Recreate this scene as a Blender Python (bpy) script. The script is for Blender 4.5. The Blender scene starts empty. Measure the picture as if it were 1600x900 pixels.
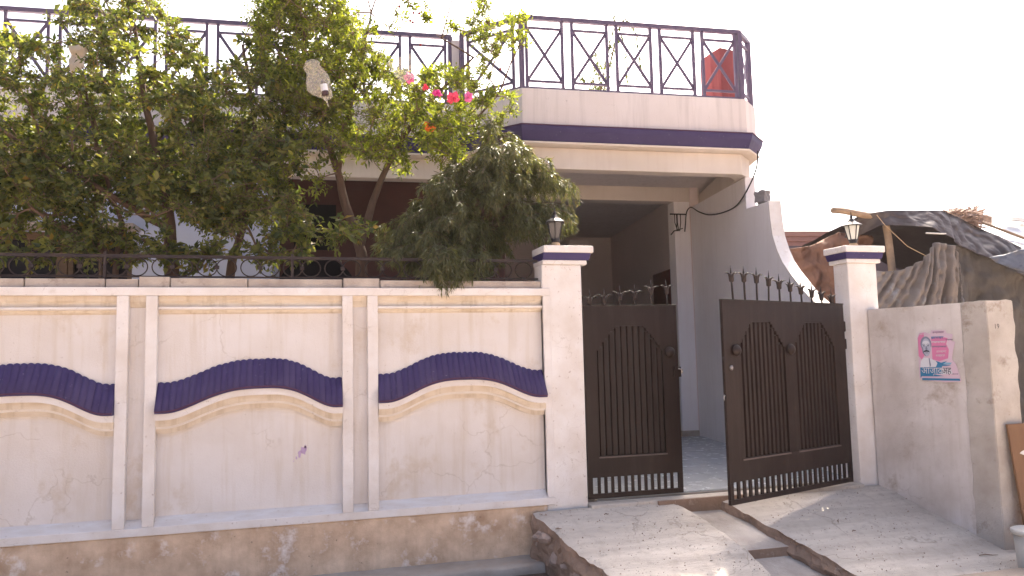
import bpy, bmesh, math, random
import numpy as np
from mathutils import Vector, Matrix, noise as mnoise
random.seed(7); RNG = np.random.default_rng(7)
S = bpy.context.scene
COL = S.collection
R = math.radians

# ------------------------------------------------------------------ camera
F = 1200.0
AX = np.array([[0.96302, 0.003, 0.269], [0.0, 0.0, 0.0], [0.0, 0.0, 0.0]])
_up = np.array([503 - 800.0, -1 / 7.5e-5, F]); _up /= np.linalg.norm(_up)
def _hor(x): return 450 - ((x - 800) * _up[0] + F * _up[2]) / _up[1]
_x = np.array([5100 - 800.0, _hor(5100) - 450, F]); _x /= np.linalg.norm(_x)
_y = np.cross(_x, -_up)
if _y[2] < 0: _y = -_y
CAM = np.array([0.0, -7.4994, 1.4834])
def ray(px, py):
    r = np.array([px - 800.0, py - 450.0, F]); return np.array([r @ _x, r @ _y, r @ _up])
def on_pl(px, py, p, n):
    r = ray(px, py); p = np.array(p, float); n = np.array(n, float)
    return CAM + r * (((p - CAM) @ n) / (r @ n))
def on_y(px, py, y=0.0): return on_pl(px, py, (0, y, 0), (0, 1, 0))
def on_z(px, py, z=0.0): return on_pl(px, py, (0, 0, z), (0, 0, 1))

cd = bpy.data.cameras.new('camera'); cam = bpy.data.objects.new('camera', cd); COL.objects.link(cam)
cd.sensor_width = 36; cd.lens = F / 1600 * 36; cd.clip_start = 0.05; cd.clip_end = 3000
M = Matrix.Identity(4)
for i in range(3):
    M[i][0] = (_x, _y, _up)[i][0]; M[i][1] = -(_x, _y, _up)[i][1]; M[i][2] = -(_x, _y, _up)[i][2]; M[i][3] = CAM[i]
cam.matrix_world = M
S.camera = cam

# ------------------------------------------------------------------ light
SUN_AZ = math.atan2(0.866, 0.50); SUN_EL = R(53.5)
w = bpy.data.worlds.new('World'); S.world = w; w.use_nodes = True
nt = w.node_tree; bg = nt.nodes['Background']; sky = nt.nodes.new('ShaderNodeTexSky')
sky.sky_type = 'NISHITA'; sky.sun_disc = False; sky.sun_elevation = SUN_EL
sky.sun_rotation = math.pi / 2 - SUN_AZ
sky.dust_density = 10.0; sky.air_density = 0.6; sky.ozone_density = 0.2; sky.altitude = 300
bg.inputs['Strength'].default_value = 0.15
nt.links.new(sky.outputs[0], bg.inputs['Color'])
sd = bpy.data.lights.new('sun', 'SUN'); sun = bpy.data.objects.new('sun', sd); COL.objects.link(sun)
sd.energy = 4.5; sd.angle = R(0.6); sd.color = (1.0, 0.89, 0.73)
sv = Vector((math.cos(SUN_AZ) * math.cos(SUN_EL), math.sin(SUN_AZ) * math.cos(SUN_EL), math.sin(SUN_EL)))
sun.rotation_euler = sv.to_track_quat('Z', 'Y').to_euler(); sun.location = sv * 60
S.view_settings.view_transform = 'Standard'; S.view_settings.look = 'None'
S.view_settings.gamma = 1.0; S.view_settings.exposure = 1.84
S.render.film_transparent = False
try:
    S.cycles.max_bounces = 8; S.cycles.diffuse_bounces = 4; S.cycles.transparent_max_bounces = 12
except Exception: pass

# ------------------------------------------------------------------ materials
def lin(c):
    return tuple(((v / 255) / 12.92 if v / 255 <= .04045 else ((v / 255 + .055) / 1.055) ** 2.4) for v in c)
MATS = {}
def mat(name, base, rough=0.7, var=None, scale=3.0, streak=None, streak_amt=0.5, spots=None, spot_amt=0.6,
        spot_scale=40.0, spot_thr=0.68, bump=0.2, bump_scale=60.0, stretch=(1, 1, 1), metallic=0.0, patch=None, patch_thr=0.55,
        patch_scale=2.0, patch_stretch=(1, 1, 1), spec=0.4, var_amt=1.0, cracks=None, crack_scale=1.6, crack_amt=.7, objvar=None):
    m = bpy.data.materials.new(name); m.use_nodes = True; t = m.node_tree; N = t.nodes; L = t.links
    b = N['Principled BSDF']; b.inputs['Roughness'].default_value = rough; b.inputs['Metallic'].default_value = metallic
    b.inputs['Specular IOR Level'].default_value = spec
    geo = N.new('ShaderNodeNewGeometry')
    def mapped(st):
        mp = N.new('ShaderNodeMapping'); mp.inputs['Scale'].default_value = st
        L.new(geo.outputs['Position'], mp.inputs['Vector']); return mp.outputs[0]
    def nz(vec, sc, det=6, ro=0.6):
        n = N.new('ShaderNodeTexNoise'); n.inputs['Scale'].default_value = sc; n.inputs['Detail'].default_value = det
        n.inputs['Roughness'].default_value = ro; L.new(vec, n.inputs['Vector']); return n.outputs['Fac']
    def ramp(f, a, c):
        r = N.new('ShaderNodeMapRange'); r.inputs['From Min'].default_value = a; r.inputs['From Max'].default_value = c
        L.new(f, r.inputs['Value']); return r.outputs[0]
    def mul(f, k):
        q = N.new('ShaderNodeMath'); q.operation = 'MULTIPLY'; q.inputs[1].default_value = k; L.new(f, q.inputs[0]); return q.outputs[0]
    def mix(f, a, c):
        q = N.new('ShaderNodeMix'); q.data_type = 'RGBA'; L.new(f, q.inputs[0])
        if isinstance(a, tuple): q.inputs[6].default_value = a + (1,)
        else: L.new(a, q.inputs[6])
        q.inputs[7].default_value = c + (1,); return q.outputs[2]
    col = tuple(base)
    if var: col = mix(mul(ramp(nz(mapped(stretch), scale), .3, .7), var_amt), col, tuple(var))
    if patch: col = mix(ramp(nz(mapped(patch_stretch), patch_scale, 10, .7), patch_thr, patch_thr + .12), col, tuple(patch))
    if streak: col = mix(mul(ramp(nz(mapped((7, 7, .45)), 1.6, 5), .5, .75), streak_amt), col, tuple(streak))
    if spots: col = mix(mul(ramp(nz(mapped((1, 1, 1)), spot_scale, 3), spot_thr, spot_thr + .05), spot_amt), col, tuple(spots))
    if objvar:
        oi = N.new('ShaderNodeObjectInfo'); col = mix(mul(ramp(oi.outputs['Random'], .45, 1.0), .55), col, tuple(objvar))
    if cracks:
        vn = N.new('ShaderNodeTexNoise'); vn.inputs['Scale'].default_value = 5; vn.inputs['Detail'].default_value = 6; L.new(geo.outputs['Position'], vn.inputs['Vector'])
        va = N.new('ShaderNodeVectorMath'); va.operation = 'MULTIPLY_ADD'; va.inputs[1].default_value = (.35, .35, .35); L.new(vn.outputs['Color'], va.inputs[0]); L.new(geo.outputs['Position'], va.inputs[2])
        vo = N.new('ShaderNodeTexVoronoi'); vo.feature = 'DISTANCE_TO_EDGE'; vo.inputs['Scale'].default_value = crack_scale; L.new(va.outputs[0], vo.inputs['Vector'])
        c1 = ramp(vo.outputs['Distance'], .012, .002); c2 = ramp(nz(mapped((1, 1, 1)), 1.1, 3), .50, .58)
        mm = N.new('ShaderNodeMath'); mm.operation = 'MULTIPLY'; L.new(c1, mm.inputs[0]); L.new(c2, mm.inputs[1]); col = mix(mul(mm.outputs[0], crack_amt), col, tuple(cracks))
    if isinstance(col, tuple): b.inputs['Base Color'].default_value = col + (1,)
    else: L.new(col, b.inputs['Base Color'])
    if bump:
        bp = N.new('ShaderNodeBump'); bp.inputs['Strength'].default_value = bump; bp.inputs['Distance'].default_value = .01
        L.new(nz(mapped(stretch), bump_scale, 8, .7), bp.inputs['Height']); L.new(bp.outputs[0], b.inputs['Normal'])
        rr = N.new('ShaderNodeMapRange'); rr.inputs['To Min'].default_value = max(.05, rough - .12); rr.inputs['To Max'].default_value = min(1, rough + .12)
        L.new(nz(mapped((1, 1, 1)), 7), rr.inputs['Value']); L.new(rr.outputs[0], b.inputs['Roughness'])
    MATS[name] = m; return m
def leafmat(name, cols, trans=0.45, rough=0.45):
    m = bpy.data.materials.new(name); m.use_nodes = True; t = m.node_tree; N = t.nodes; L = t.links
    b = N['Principled BSDF']; b.inputs['Roughness'].default_value = rough
    g = N.new('ShaderNodeNewGeometry'); cr = N.new('ShaderNodeValToRGB')
    L.new(g.outputs['Random Per Island'], cr.inputs[0])
    e = cr.color_ramp.elements; n = len(cols)
    while len(e) < n: e.new(.5)
    for i, c in enumerate(cols): e[i].position = c[0]; e[i].color = tuple(c[1]) + (1,)
    L.new(cr.outputs[0], b.inputs['Base Color'])
    tr = N.new('ShaderNodeBsdfTranslucent'); mx = N.new('ShaderNodeMixShader'); mx.inputs[0].default_value = trans
    hs = N.new('ShaderNodeMixRGB'); hs.blend_type = 'MULTIPLY'; hs.inputs[0].default_value = 1; hs.inputs[2].default_value = (1.75, 1.8, .65, 1)
    L.new(cr.outputs[0], hs.inputs[1]); L.new(hs.outputs[0], tr.inputs['Color'])
    L.new(b.outputs[0], mx.inputs[1]); L.new(tr.outputs[0], mx.inputs[2]); L.new(mx.outputs[0], N['Material Output'].inputs[0])
    return m

WALL = mat('wall paint', (.70, .66, .645), .85, var=(.61, .55, .505), scale=1.5, patch=(.55, .465, .385), patch_thr=.57, patch_scale=1.9, patch_stretch=(1, 1, .8), streak=(.50, .41, .31), streak_amt=.5, spots=(.33, .27, .23), spot_amt=.55, spot_scale=50, spot_thr=.69, bump=.3, cracks=(.36, .29, .23), crack_amt=.35)
FRAME = mat('frame paint', (.76, .725, .71), .8, var=(.63, .565, .515), scale=3, patch=(.60, .53, .47), patch_thr=.62, patch_scale=4, cracks=(.36, .29, .24), crack_scale=3.5, crack_amt=.4, spots=(.38, .29, .25), spot_amt=.7, spot_scale=30, spot_thr=.66, bump=.3)
MOULD = mat('stained moulding plaster', (.69, .615, .525), .85, var=(.57, .47, .36), scale=4, stretch=(1, 1, 3), streak=(.36, .27, .17), streak_amt=.7, bump=.25)
SILL = mat('sill paint', (.66, .64, .64), .7, var=(.58, .53, .50), scale=5, spots=(.38, .30, .26), spot_scale=30, spot_thr=.66, bump=.4, stretch=(1, 4, 4))
COPE = mat('weathered coping', (.33, .265, .22), .9, var=(.50, .43, .37), scale=4, patch=(.24, .19, .16), patch_thr=.58, patch_scale=7, bump=.6)
PLINTH = mat('bare plinth cement', (.80, .61, .445), .95, var=(.44, .29, .185), scale=3.2, streak=(.34, .22, .14), streak_amt=.25, patch=(.80, .72, .66), patch_thr=.56, patch_scale=3.4, spots=(.13, .08, .06), spot_amt=.7, spot_scale=24, spot_thr=.70, bump=.8, bump_scale=35)
PURPLE = mat('purple enamel paint', (.034, .023, .090), .55, var=(.050, .036, .115), scale=6, spec=.25, objvar=(.066, .050, .125), patch=(.085, .07, .13), patch_thr=.63, patch_scale=9, spots=(.26, .23, .33), spot_amt=.6, spot_scale=34, spot_thr=.69, bump=.2)
PURPLE_EDGE = mat('dark maroon edge paint', (.085, .03, .07), .6)
HWALL = mat('house paint', (.67, .61, .60), .85, var=(.60, .535, .515), scale=1.2, streak=(.42, .37, .355), streak_amt=.5, spots=(.36, .32, .31), spot_scale=18, spot_thr=.70, bump=.2)
HBEAM = mat('house cream paint', (.68, .60, .54), .85, var=(.60, .52, .45), scale=1.5, streak=(.5, .4, .34), streak_amt=.3, bump=.15)
HBLUE = mat('house wall shade blue', (.50, .53, .66), .85, var=(.45, .48, .61), scale=1.2, bump=.15)  # white wall with its bluish shade mixed into the colour
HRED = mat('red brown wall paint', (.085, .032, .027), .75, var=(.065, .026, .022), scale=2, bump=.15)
SIDEW = mat('side wall paint', (.82, .78, .785), .85, var=(.76, .71, .71), scale=1.4, streak=(.62, .56, .53), streak_amt=.3, bump=.2)
INNER = mat('porch wall paint', (.76, .645, .62), .85, var=(.70, .60, .57), scale=1, bump=.15)
RAIL = mat('railing purple paint', (.085, .062, .12), .5, var=(.12, .085, .13), scale=8, bump=.1)
IRON = mat('black iron', (.024, .018, .022), .6, spec=.2, var=(.05, .035, .03), scale=12, bump=.15)
GATE = mat('gate brown enamel', (.019, .0105, .0090), .5, var=(.028, .0165, .014), scale=2.4, patch=(.045, .022, .014), patch_thr=.62, patch_scale=5, streak=(.050, .034, .028), streak_amt=.5, spots=(.10, .055, .04), spot_amt=.4, spot_scale=45, spot_thr=.70, bump=.15, bump_scale=25, spec=.22)
GATEDARK = mat('gate recess enamel', (.017, .011, .010), .6, var=(.024, .016, .014), scale=4, bump=.1)
CONC = mat('ramp concrete', (.60, .54, .475), .9, var=(.40, .35, .305), scale=1.6, stretch=(.35, 3.4, 1), patch=(.56, .51, .45), patch_thr=.57, patch_scale=2.4, patch_stretch=(.4, 4, 1), streak=(.30, .25, .21), streak_amt=.5, spots=(.19, .155, .13), spot_amt=.6, spot_scale=24, spot_thr=.665, bump=1.0, bump_scale=24, cracks=(.2, .165, .135), crack_scale=.9, crack_amt=.45)
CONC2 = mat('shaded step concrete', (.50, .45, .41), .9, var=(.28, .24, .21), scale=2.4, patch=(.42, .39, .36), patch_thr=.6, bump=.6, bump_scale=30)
SOIL = mat('broken cement edge', (.30, .205, .15), .95, var=(.22, .145, .10), scale=6, patch=(.40, .31, .25), patch_scale=6, patch_thr=.58, bump=1.0, bump_scale=22)
STONE = mat('rubble stone', (.27, .20, .165), .95, var=(.36, .28, .235), scale=7, bump=.8, bump_scale=30)
ROAD = mat('dusty road', (.42, .345, .285), .95, var=(.35, .285, .23), scale=.8, spots=(.18, .14, .12), spot_scale=12, bump=.8, bump_scale=18)
GLEDGE = mat('gate ledge lit dust', (.12, .09, .08), .8, bump=0)  # pale tone puts the light on the dusty ledge into the colour
LEDGE = mat('drain ledge cement', (.37, .33, .29), .95, var=(.28, .23, .19), scale=3, bump=.7, bump_scale=30)
DRAIN = mat('drain earth', (.10, .065, .055), .95, var=(.07, .05, .04), scale=4, bump=.8)
TILE = mat('pale marble tile', (.50, .52, .54), .25, var=(.42, .44, .46), scale=3, stretch=(1, 3, 1), bump=.05)
GLASS = None
BWALL = mat('boundary wall plaster', (.68, .635, .615), .9, var=(.48, .43, .395), scale=1.9, cracks=(.35, .29, .25), crack_amt=.4, streak=(.46, .405, .36), streak_amt=.55, patch=(.37, .30, .245), patch_thr=.56, patch_scale=1.7, spots=(.30, .25, .22), spot_amt=.5, spot_scale=22, spot_thr=.68, bump=.5, bump_scale=30)
BEND = mat('boundary pier plaster', (.50, .465, .43), .95, var=(.36, .315, .275), scale=2.6, patch=(.27, .215, .175), patch_thr=.56, patch_scale=2.8, spots=(.22, .17, .13), spot_amt=.6, spot_scale=26, spot_thr=.69, bump=.9, bump_scale=24)
BARK = mat('bark', (.14, .085, .06), .9, var=(.09, .055, .04), scale=9, stretch=(3, 3, .6), bump=.9, bump_scale=30)
TWIG = mat('twig bark', (.17, .11, .075), .9)
WOOD = mat('window wood', (.13, .08, .045), .7, var=(.085, .05, .03), scale=9, stretch=(1, 1, 5), bump=.3)
DARKGLASS = mat('dark window glass', (.012, .011, .014), .5, bump=0, spec=.1)
TARP = mat('black plastic tarp', (.062, .050, .052), .5, var=(.088, .074, .074), scale=2, bump=.35, bump_scale=10, spec=.3)
TARPB = mat('tarp piece tinted with bluish sheen', (.10, .105, .125), .3, var=(.17, .175, .20), scale=3, bump=.4, bump_scale=8)
CLOTH = mat('old grey brown cloth', (.17, .14, .12), .95, var=(.24, .205, .18), scale=3.5, stretch=(1.6, 1.6, .8), patch=(.27, .265, .265), patch_thr=.55, patch_scale=2.2, patch_stretch=(1.4, 1.4, .8), bump=.5, bump_scale=60)
CLOTH2 = mat('dark olive sacking', (.078, .069, .063), .95, var=(.11, .097, .088), scale=3, streak=(.05, .04, .035), streak_amt=.6, bump=.5, bump_scale=50)
BTARP = mat('brown tarp', (.125, .062, .043), .8, var=(.20, .105, .07), scale=2.5, streak=(.07, .04, .03), streak_amt=.6, bump=.4, bump_scale=30)
BAMBOO = mat('bamboo', (.33, .235, .155), .6, var=(.25, .17, .11), scale=12, bump=.3)
ROOFTILE = mat('clay roof', (.30, .15, .11), .9, var=(.24, .115, .085), scale=8, stretch=(1, 1, 6), bump=.5)
WHITEPL = mat('white plastic sheet', (.72, .74, .76), .4, var=(.6, .62, .66), scale=4, bump=.4, bump_scale=12)
THATCH = mat('straw bundle', (.40, .30, .245), .95, var=(.30, .21, .17), scale=14, bump=.9, bump_scale=40)
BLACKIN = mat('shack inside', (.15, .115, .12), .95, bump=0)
BOARD = mat('brown plywood', (.21, .115, .062), .85, var=(.16, .085, .046), scale=3, stretch=(4, 4, .6), bump=.2)
PAPER = mat('torn white paper', (.62, .60, .57), .9, bump=0)
BIN = mat('pale grey plastic', (.50, .49, .46), .5, var=(.42, .40, .37), scale=4, bump=.1)
REDP = mat('red painted masonry', (.27, .075, .078), .9, spec=.15, streak=(.40, .17, .16), streak_amt=.4, var=(.21, .055, .058), scale=2, bump=.3)
REDD = mat('red brown door', (.13, .035, .025), .6, bump=.1)
BLK = mat('black cable rubber', (.03, .022, .02), .6, bump=0)
LANT = mat('lantern black metal', (.018, .016, .02), .4, bump=.1, metallic=.3)
LGLASS = mat('lantern pane pale reflection', (.55, .55, .50), .18, bump=0, spec=.6)  # pale reflection on the glass is put into the pane colour
LGDARK = mat('lantern pane dark copy', (.045, .043, .05), .12, bump=0, spec=.6)  # dark copy of the same glass, without the pale reflection
TAN = mat('lantern tan base', (.42, .29, .17), .7)
STEEL = mat('dull steel', (.30, .28, .27), .35, metallic=.8, bump=.05)
TERRA = mat('terracotta', (.30, .13, .08), .8)
PLAST = None
def plastic(name, c, alpha):
    m = bpy.data.materials.new(name); m.use_nodes = True; N = m.node_tree.nodes; L = m.node_tree.links
    b = N['Principled BSDF']; b.inputs['Base Color'].default_value = c + (1,); b.inputs['Roughness'].default_value = .25
    tr = N.new('ShaderNodeBsdfTransparent'); mx = N.new('ShaderNodeMixShader'); mx.inputs[0].default_value = alpha
    L.new(tr.outputs[0], mx.inputs[1]); L.new(b.outputs[0], mx.inputs[2]); L.new(mx.outputs[0], N['Material Output'].inputs[0]); return m
PLAST = plastic('clear plastic bag', (.60, .55, .47), .30)
def flat(name, c, rough=.6):
    return mat(name, c, rough, bump=0)

# ------------------------------------------------------------------ mesh helpers
class MB:
    def __init__(s): s.v = []; s.f = []; s.mi = []; s.cur = 0
    def add(s, vs, fs):
        o = len(s.v); s.v += [tuple(float(c) for c in v) for v in vs]; s.f += [tuple(i + o for i in f) for f in fs]; s.mi += [s.cur] * len(fs); return s
    def hexa(s, p):  # 8 points: bottom 4 ccw, top 4 ccw
        return s.add(p, [(3, 2, 1, 0), (4, 5, 6, 7), (0, 1, 5, 4), (1, 2, 6, 5), (2, 3, 7, 6), (3, 0, 4, 7)])
    def box(s, x0, x1, y0, y1, z0, z1):
        return s.hexa([(x0, y0, z0), (x1, y0, z0), (x1, y1, z0), (x0, y1, z0), (x0, y0, z1), (x1, y0, z1), (x1, y1, z1), (x0, y1, z1)])
    def prism(s, poly, z0, z1):  # poly ccw in xy
        n = len(poly)
        vs = [(p[0], p[1], z0) for p in poly] + [(p[0], p[1], z1) for p in poly]
        return s.add(vs, [tuple(range(n - 1, -1, -1)), tuple(range(n, 2 * n))] + [(i, (i + 1) % n, n + (i + 1) % n, n + i) for i in range(n)])
    def extr(s, poly, d):  # planar polygon of 3D points extruded along d
        n = len(poly); d = np.array(d, float)
        vs = [tuple(p) for p in poly] + [tuple(np.array(p) + d) for p in poly]
        return s.add(vs, [tuple(range(n)), tuple(range(2 * n - 1, n - 1, -1))] + [(i, n + i, n + (i + 1) % n, (i + 1) % n) for i in range(n)])
    def bar(s, a, b, w, h=None, up=(0, 0, 1)):
        a = Vector(a); b = Vector(b); h = h or w; d = (b - a).normalized(); u = Vector(up)
        if abs(d.dot(u)) > .98: u = Vector((0, 1, 0))
        r = d.cross(u).normalized() * w / 2; q = r.normalized().cross(d).normalized() * h / 2
        return s.hexa([a - r - q, a + r - q, b + r - q, b - r - q, a - r + q, a + r + q, b + r + q, b - r + q])
    def tube(s, pts, rad, n=6, cap=True, closed=False):
        pts = [Vector(p) for p in pts]; m = len(pts)
        if not hasattr(rad, '__len__'): rad = [rad] * m
        vs = []; prev = None
        for i, p in enumerate(pts):
            if closed: d = (pts[(i + 1) % m] - pts[i - 1])
            else: d = pts[min(i + 1, m - 1)] - pts[max(i - 1, 0)]
            d = d.normalized() if d.length > 1e-9 else Vector((0, 0, 1))
            if prev is None:
                u = Vector((0, 0, 1)) if abs(d.z) < .9 else Vector((1, 0, 0)); a = d.cross(u).normalized()
            else:
                a = (prev - d * prev.dot(d)); a = a.normalized() if a.length > 1e-6 else d.orthogonal().normalized()
            prev = a; b = d.cross(a)
            for k in range(n):
                t = 2 * math.pi * k / n; vs.append(p + a * (rad[i] * math.cos(t)) + b * (rad[i] * math.sin(t)))
        fs = []
        for i in range(m if closed else m - 1):
            j = (i + 1) % m
            for k in range(n): fs.append((i * n + k, i * n + (k + 1) % n, j * n + (k + 1) % n, j * n + k))
        if cap and not closed: fs += [tuple(range(n - 1, -1, -1)), tuple(range((m - 1) * n, m * n))]
        return s.add(vs, fs)
    def lathe(s, prof, c=(0, 0, 0), n=16, phase=0.0):
        m = len(prof); vs = []
        for r, z in prof:
            for k in range(n):
                t = 2 * math.pi * k / n + phase; vs.append((c[0] + r * math.cos(t), c[1] + r * math.sin(t), c[2] + z))
        fs = [(i * n + k, i * n + (k + 1) % n, (i + 1) * n + (k + 1) % n, (i + 1) * n + k) for i in range(m - 1) for k in range(n)]
        fs += [tuple(range(n - 1, -1, -1)), tuple(range((m - 1) * n, m * n))]
        return s.add(vs, fs)
    def grid(s, fn, nu, nv):
        vs = [fn(i / nu, j / nv) for j in range(nv + 1) for i in range(nu + 1)]
        return s.add(vs, [(j * (nu + 1) + i, j * (nu + 1) + i + 1, (j + 1) * (nu + 1) + i + 1, (j + 1) * (nu + 1) + i) for j in range(nv) for i in range(nu)])
    def sweep(s, path, prof, closed_prof=True):
        """path: xy polyline; prof: list of (offset to the right-hand/outward side, z)"""
        n = len(path); P = [Vector((p[0], p[1])) for p in path]; rows = []
        for i in range(n):
            if i == 0: d = (P[1] - P[0]).normalized(); nn = Vector((d.y, -d.x)); k = 1
            elif i == n - 1: d = (P[-1] - P[-2]).normalized(); nn = Vector((d.y, -d.x)); k = 1
            else:
                d1 = (P[i] - P[i - 1]).normalized(); d2 = (P[i + 1] - P[i]).normalized()
                n1 = Vector((d1.y, -d1.x)); n2 = Vector((d2.y, -d2.x)); nn = (n1 + n2).normalized(); k = 1 / max(.3, nn.dot(n1))
            rows.append([(P[i].x + nn.x * o * k, P[i].y + nn.y * o * k, z) for o, z in prof])
        m = len(prof); vs = [v for r in rows for v in r]; fs = []
        for i in range(n - 1):
            for j in range(m if closed_prof else m - 1):
                fs.append((i * m + j, i * m + (j + 1) % m, (i + 1) * m + (j + 1) % m, (i + 1) * m + j))
        if closed_prof: fs += [tuple(range(m - 1, -1, -1)), tuple(range((n - 1) * m, n * m))]
        return s.add(vs, fs)
    def mesh(s, name, mats, smooth=False):
        me = bpy.data.meshes.new(name); me.from_pydata(s.v, [], s.f)
        for m in (mats if isinstance(mats, (list, tuple)) else [mats]): me.materials.append(m)
        if any(s.mi): me.polygons.foreach_set('material_index', s.mi)
        bm = bmesh.new(); bm.from_mesh(me); bmesh.ops.recalc_face_normals(bm, faces=bm.faces); bm.to_mesh(me); bm.free()
        if smooth: me.polygons.foreach_set('use_smooth', [True] * len(me.polygons))
        me.update(); return me
    def build(s, name, mats, parent=None, bev=0, smooth=False, **kw):
        return link(name, s.mesh(name, mats, smooth), parent, bev, **kw)
def link(name, me, parent=None, bev=0, local=False, **kw):
    o = bpy.data.objects.new(name, me); COL.objects.link(o); attach(o, parent, local)
    if bev:
        b = o.modifiers.new('bevel', 'BEVEL'); b.width = bev; b.segments = 2; b.limit_method = 'ANGLE'; b.angle_limit = R(40)
    for k, v in kw.items(): o[k] = v
    return o
def attach(o, parent, local=False):
    if parent is None: return
    o.parent = parent
    if not local and parent.parent is None and parent.type == 'EMPTY': o.matrix_parent_inverse = parent.matrix_basis.inverted()
def thing(name, label, cat, loc=(0, 0, 0), rz=0.0, group=None):
    o = bpy.data.objects.new(name, None); COL.objects.link(o); o.empty_display_size = .1
    o.location = loc; o.rotation_euler = (0, 0, rz); o['label'] = label; o['category'] = cat
    if group: o['group'] = group
    return o
def tag(o, label, cat, group=None):
    o['label'] = label; o['category'] = cat
    if group: o['group'] = group
    return o
def struct(o): o['kind'] = 'structure'; return o
def box(name, m, parent, *d, bev=.006, **kw): return MB().box(*d).build(name, m, parent, bev=bev, **kw)
def mnz(p, s=1.0): return mnoise.noise(Vector((p[0] * s, p[1] * s, p[2] * s)))
def smooth01(t): t = min(1, max(0, t)); return t * t * (3 - 2 * t)

# ================================================================== SETTING: ground
me = MB(); me.box(-150, 150, -150, 150, -3.0, -.60); struct(me.build('ground', ROAD))
b = MB(); b.box(-150, 150, -150, -1.75, -.5965, -.545); struct(b.build('road', ROAD))
# yard behind the wall and the porch floor
b = MB(); b.box(-9, 3.0, .21, 3.4, -.5, 0.02); struct(b.build('yard_soil', ROAD))
pf = MB().box(3.0, 14, .12, 12.5, -.5, -.016).build('porch_floor', LEDGE); struct(pf)
tm = MB().box(.003, .597, .003, .597, -.014, 0.0).mesh('floor_tile', TILE)
for i in range(8):
    for j in range(12):
        x = 3.02 + i * .6; y = .14 + j * .6
        if x < 7.2: o = link('floor_tile', tm, pf); o.location = (x, y, random.uniform(-.001, .001))
# gate sill
b = MB().box(2.87, 6.16, -.06, .115, -.4, -.028); struct(b.build('gate_sill', CONC, bev=.012))

def ramp_z(y): return -.045 + .325 * y
def on_ramp(px, py, a=-.045, k=.325):
    r = ray(px, py); t = (a + k * CAM[1] - CAM[2]) / (r[2] - k * r[1]); return CAM + t * r
LE = [(-.03, 2.26), (-.09, 2.274), (-.40, 2.37), (-.75, 2.45), (-.94, 2.52), (-1.15, 2.64), (-2.6, 3.35)]
LR = [(-.03, 3.80), (-.10, 3.83), (-.46, 3.965), (-.95, 4.06), (-1.37, 4.06), (-2.6, 4.2)]
RE = [(-.03, 4.32), (-.24, 4.406), (-.6, 4.534), (-.91, 4.66), (-1.17, 4.756), (-1.5, 4.84), (-2.6, 5.2)]
RR = [(-.03, 6.46), (-2.6, 7.3)]
def edge(tab, y): return float(np.interp(-y, [-p[0] for p in tab], [p[1] for p in tab]))
def build_ramp(name, left, right, y0, y1, jl, jr):
    nu, nv = 30, 70
    def fn(u, v):
        y = y0 + (y1 - y0) * v
        xl = edge(left, y) + jl * (mnz((3.1, y * 5, 1)) + .7 * mnz((9, y * 17, 2)))
        xr = edge(right, y) + jr * (mnz((5.1, y * 5, 4)) + .7 * mnz((2, y * 17, 8)))
        x = xl + (xr - xl) * u
        z = ramp_z(y) + .008 * mnz((x * 2, y * 5, 3)) + .004 * mnz((x * 7, y * 16, 5))
        z += .0035 * math.sin(y * 24 + 1.5 * mnz((x * 1.5, y, 0)))
        if u in (0, 1): z -= .012 + .01 * mnz((1, y * 14, u))
        return (x, y, z)
    m = MB(); m.grid(fn, nu, nv)
    o = struct(m.build(name, CONC, smooth=True))
    for u, sgn in ((0, -1), (1, 1)):
        s = MB()
        def sk(a, c, u=u, sgn=sgn):
            p = fn(u, a); zb = -.75
            d = .0 if c < .05 else .05 * mnz((p[1] * 7, c * 5, 7 + u)) + .03 * mnz((p[1] * 24, c * 14, 3)) + (.03 * smooth01(c * 3))
            return (p[0] + sgn * d, p[1], p[2] + (zb - p[2]) * c)
        s.grid(sk, 90, 14); s.build('broken_edge', SOIL, o, kind='stuff')
    return o
rl = build_ramp('left_ramp', LE, LR, -.03, -2.6, .035, .014)
rr = build_ramp('right_ramp', RE, RR, -.03, -2.6, .016, .0)
# sunk sloping steps between the ramps
def slab(name, x0, x1, y0, y1, a, m):
    b = MB(); f_ = lambda x, y: a + .325 * y + .006 * mnz((x * 3, y * 6, 2))
    b.grid(lambda u, v: (x0 + (x1 - x0) * u, y0 + (y1 - y0) * v, f_(x0 + (x1 - x0) * u, y0 + (y1 - y0) * v)), 16, 16)
    o = struct(b.build(name, m, smooth=True))
    r = MB(); r.grid(lambda u, v: (x0 + (x1 - x0) * u, y1 - .012 * mnz((u * 9, v * 3, 1)) * v, f_(x0 + (x1 - x0) * u, y1) * (1 - v) + -.8 * v), 20, 4); r.build('riser', SOIL, o)
    return o
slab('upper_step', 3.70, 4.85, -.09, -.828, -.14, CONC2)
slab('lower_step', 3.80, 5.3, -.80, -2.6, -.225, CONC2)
MB().box(3.6, 4.6, -.088, -.06, -.4, -.035).build('sill_riser', SOIL, bev=.004, kind='structure')
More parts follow.
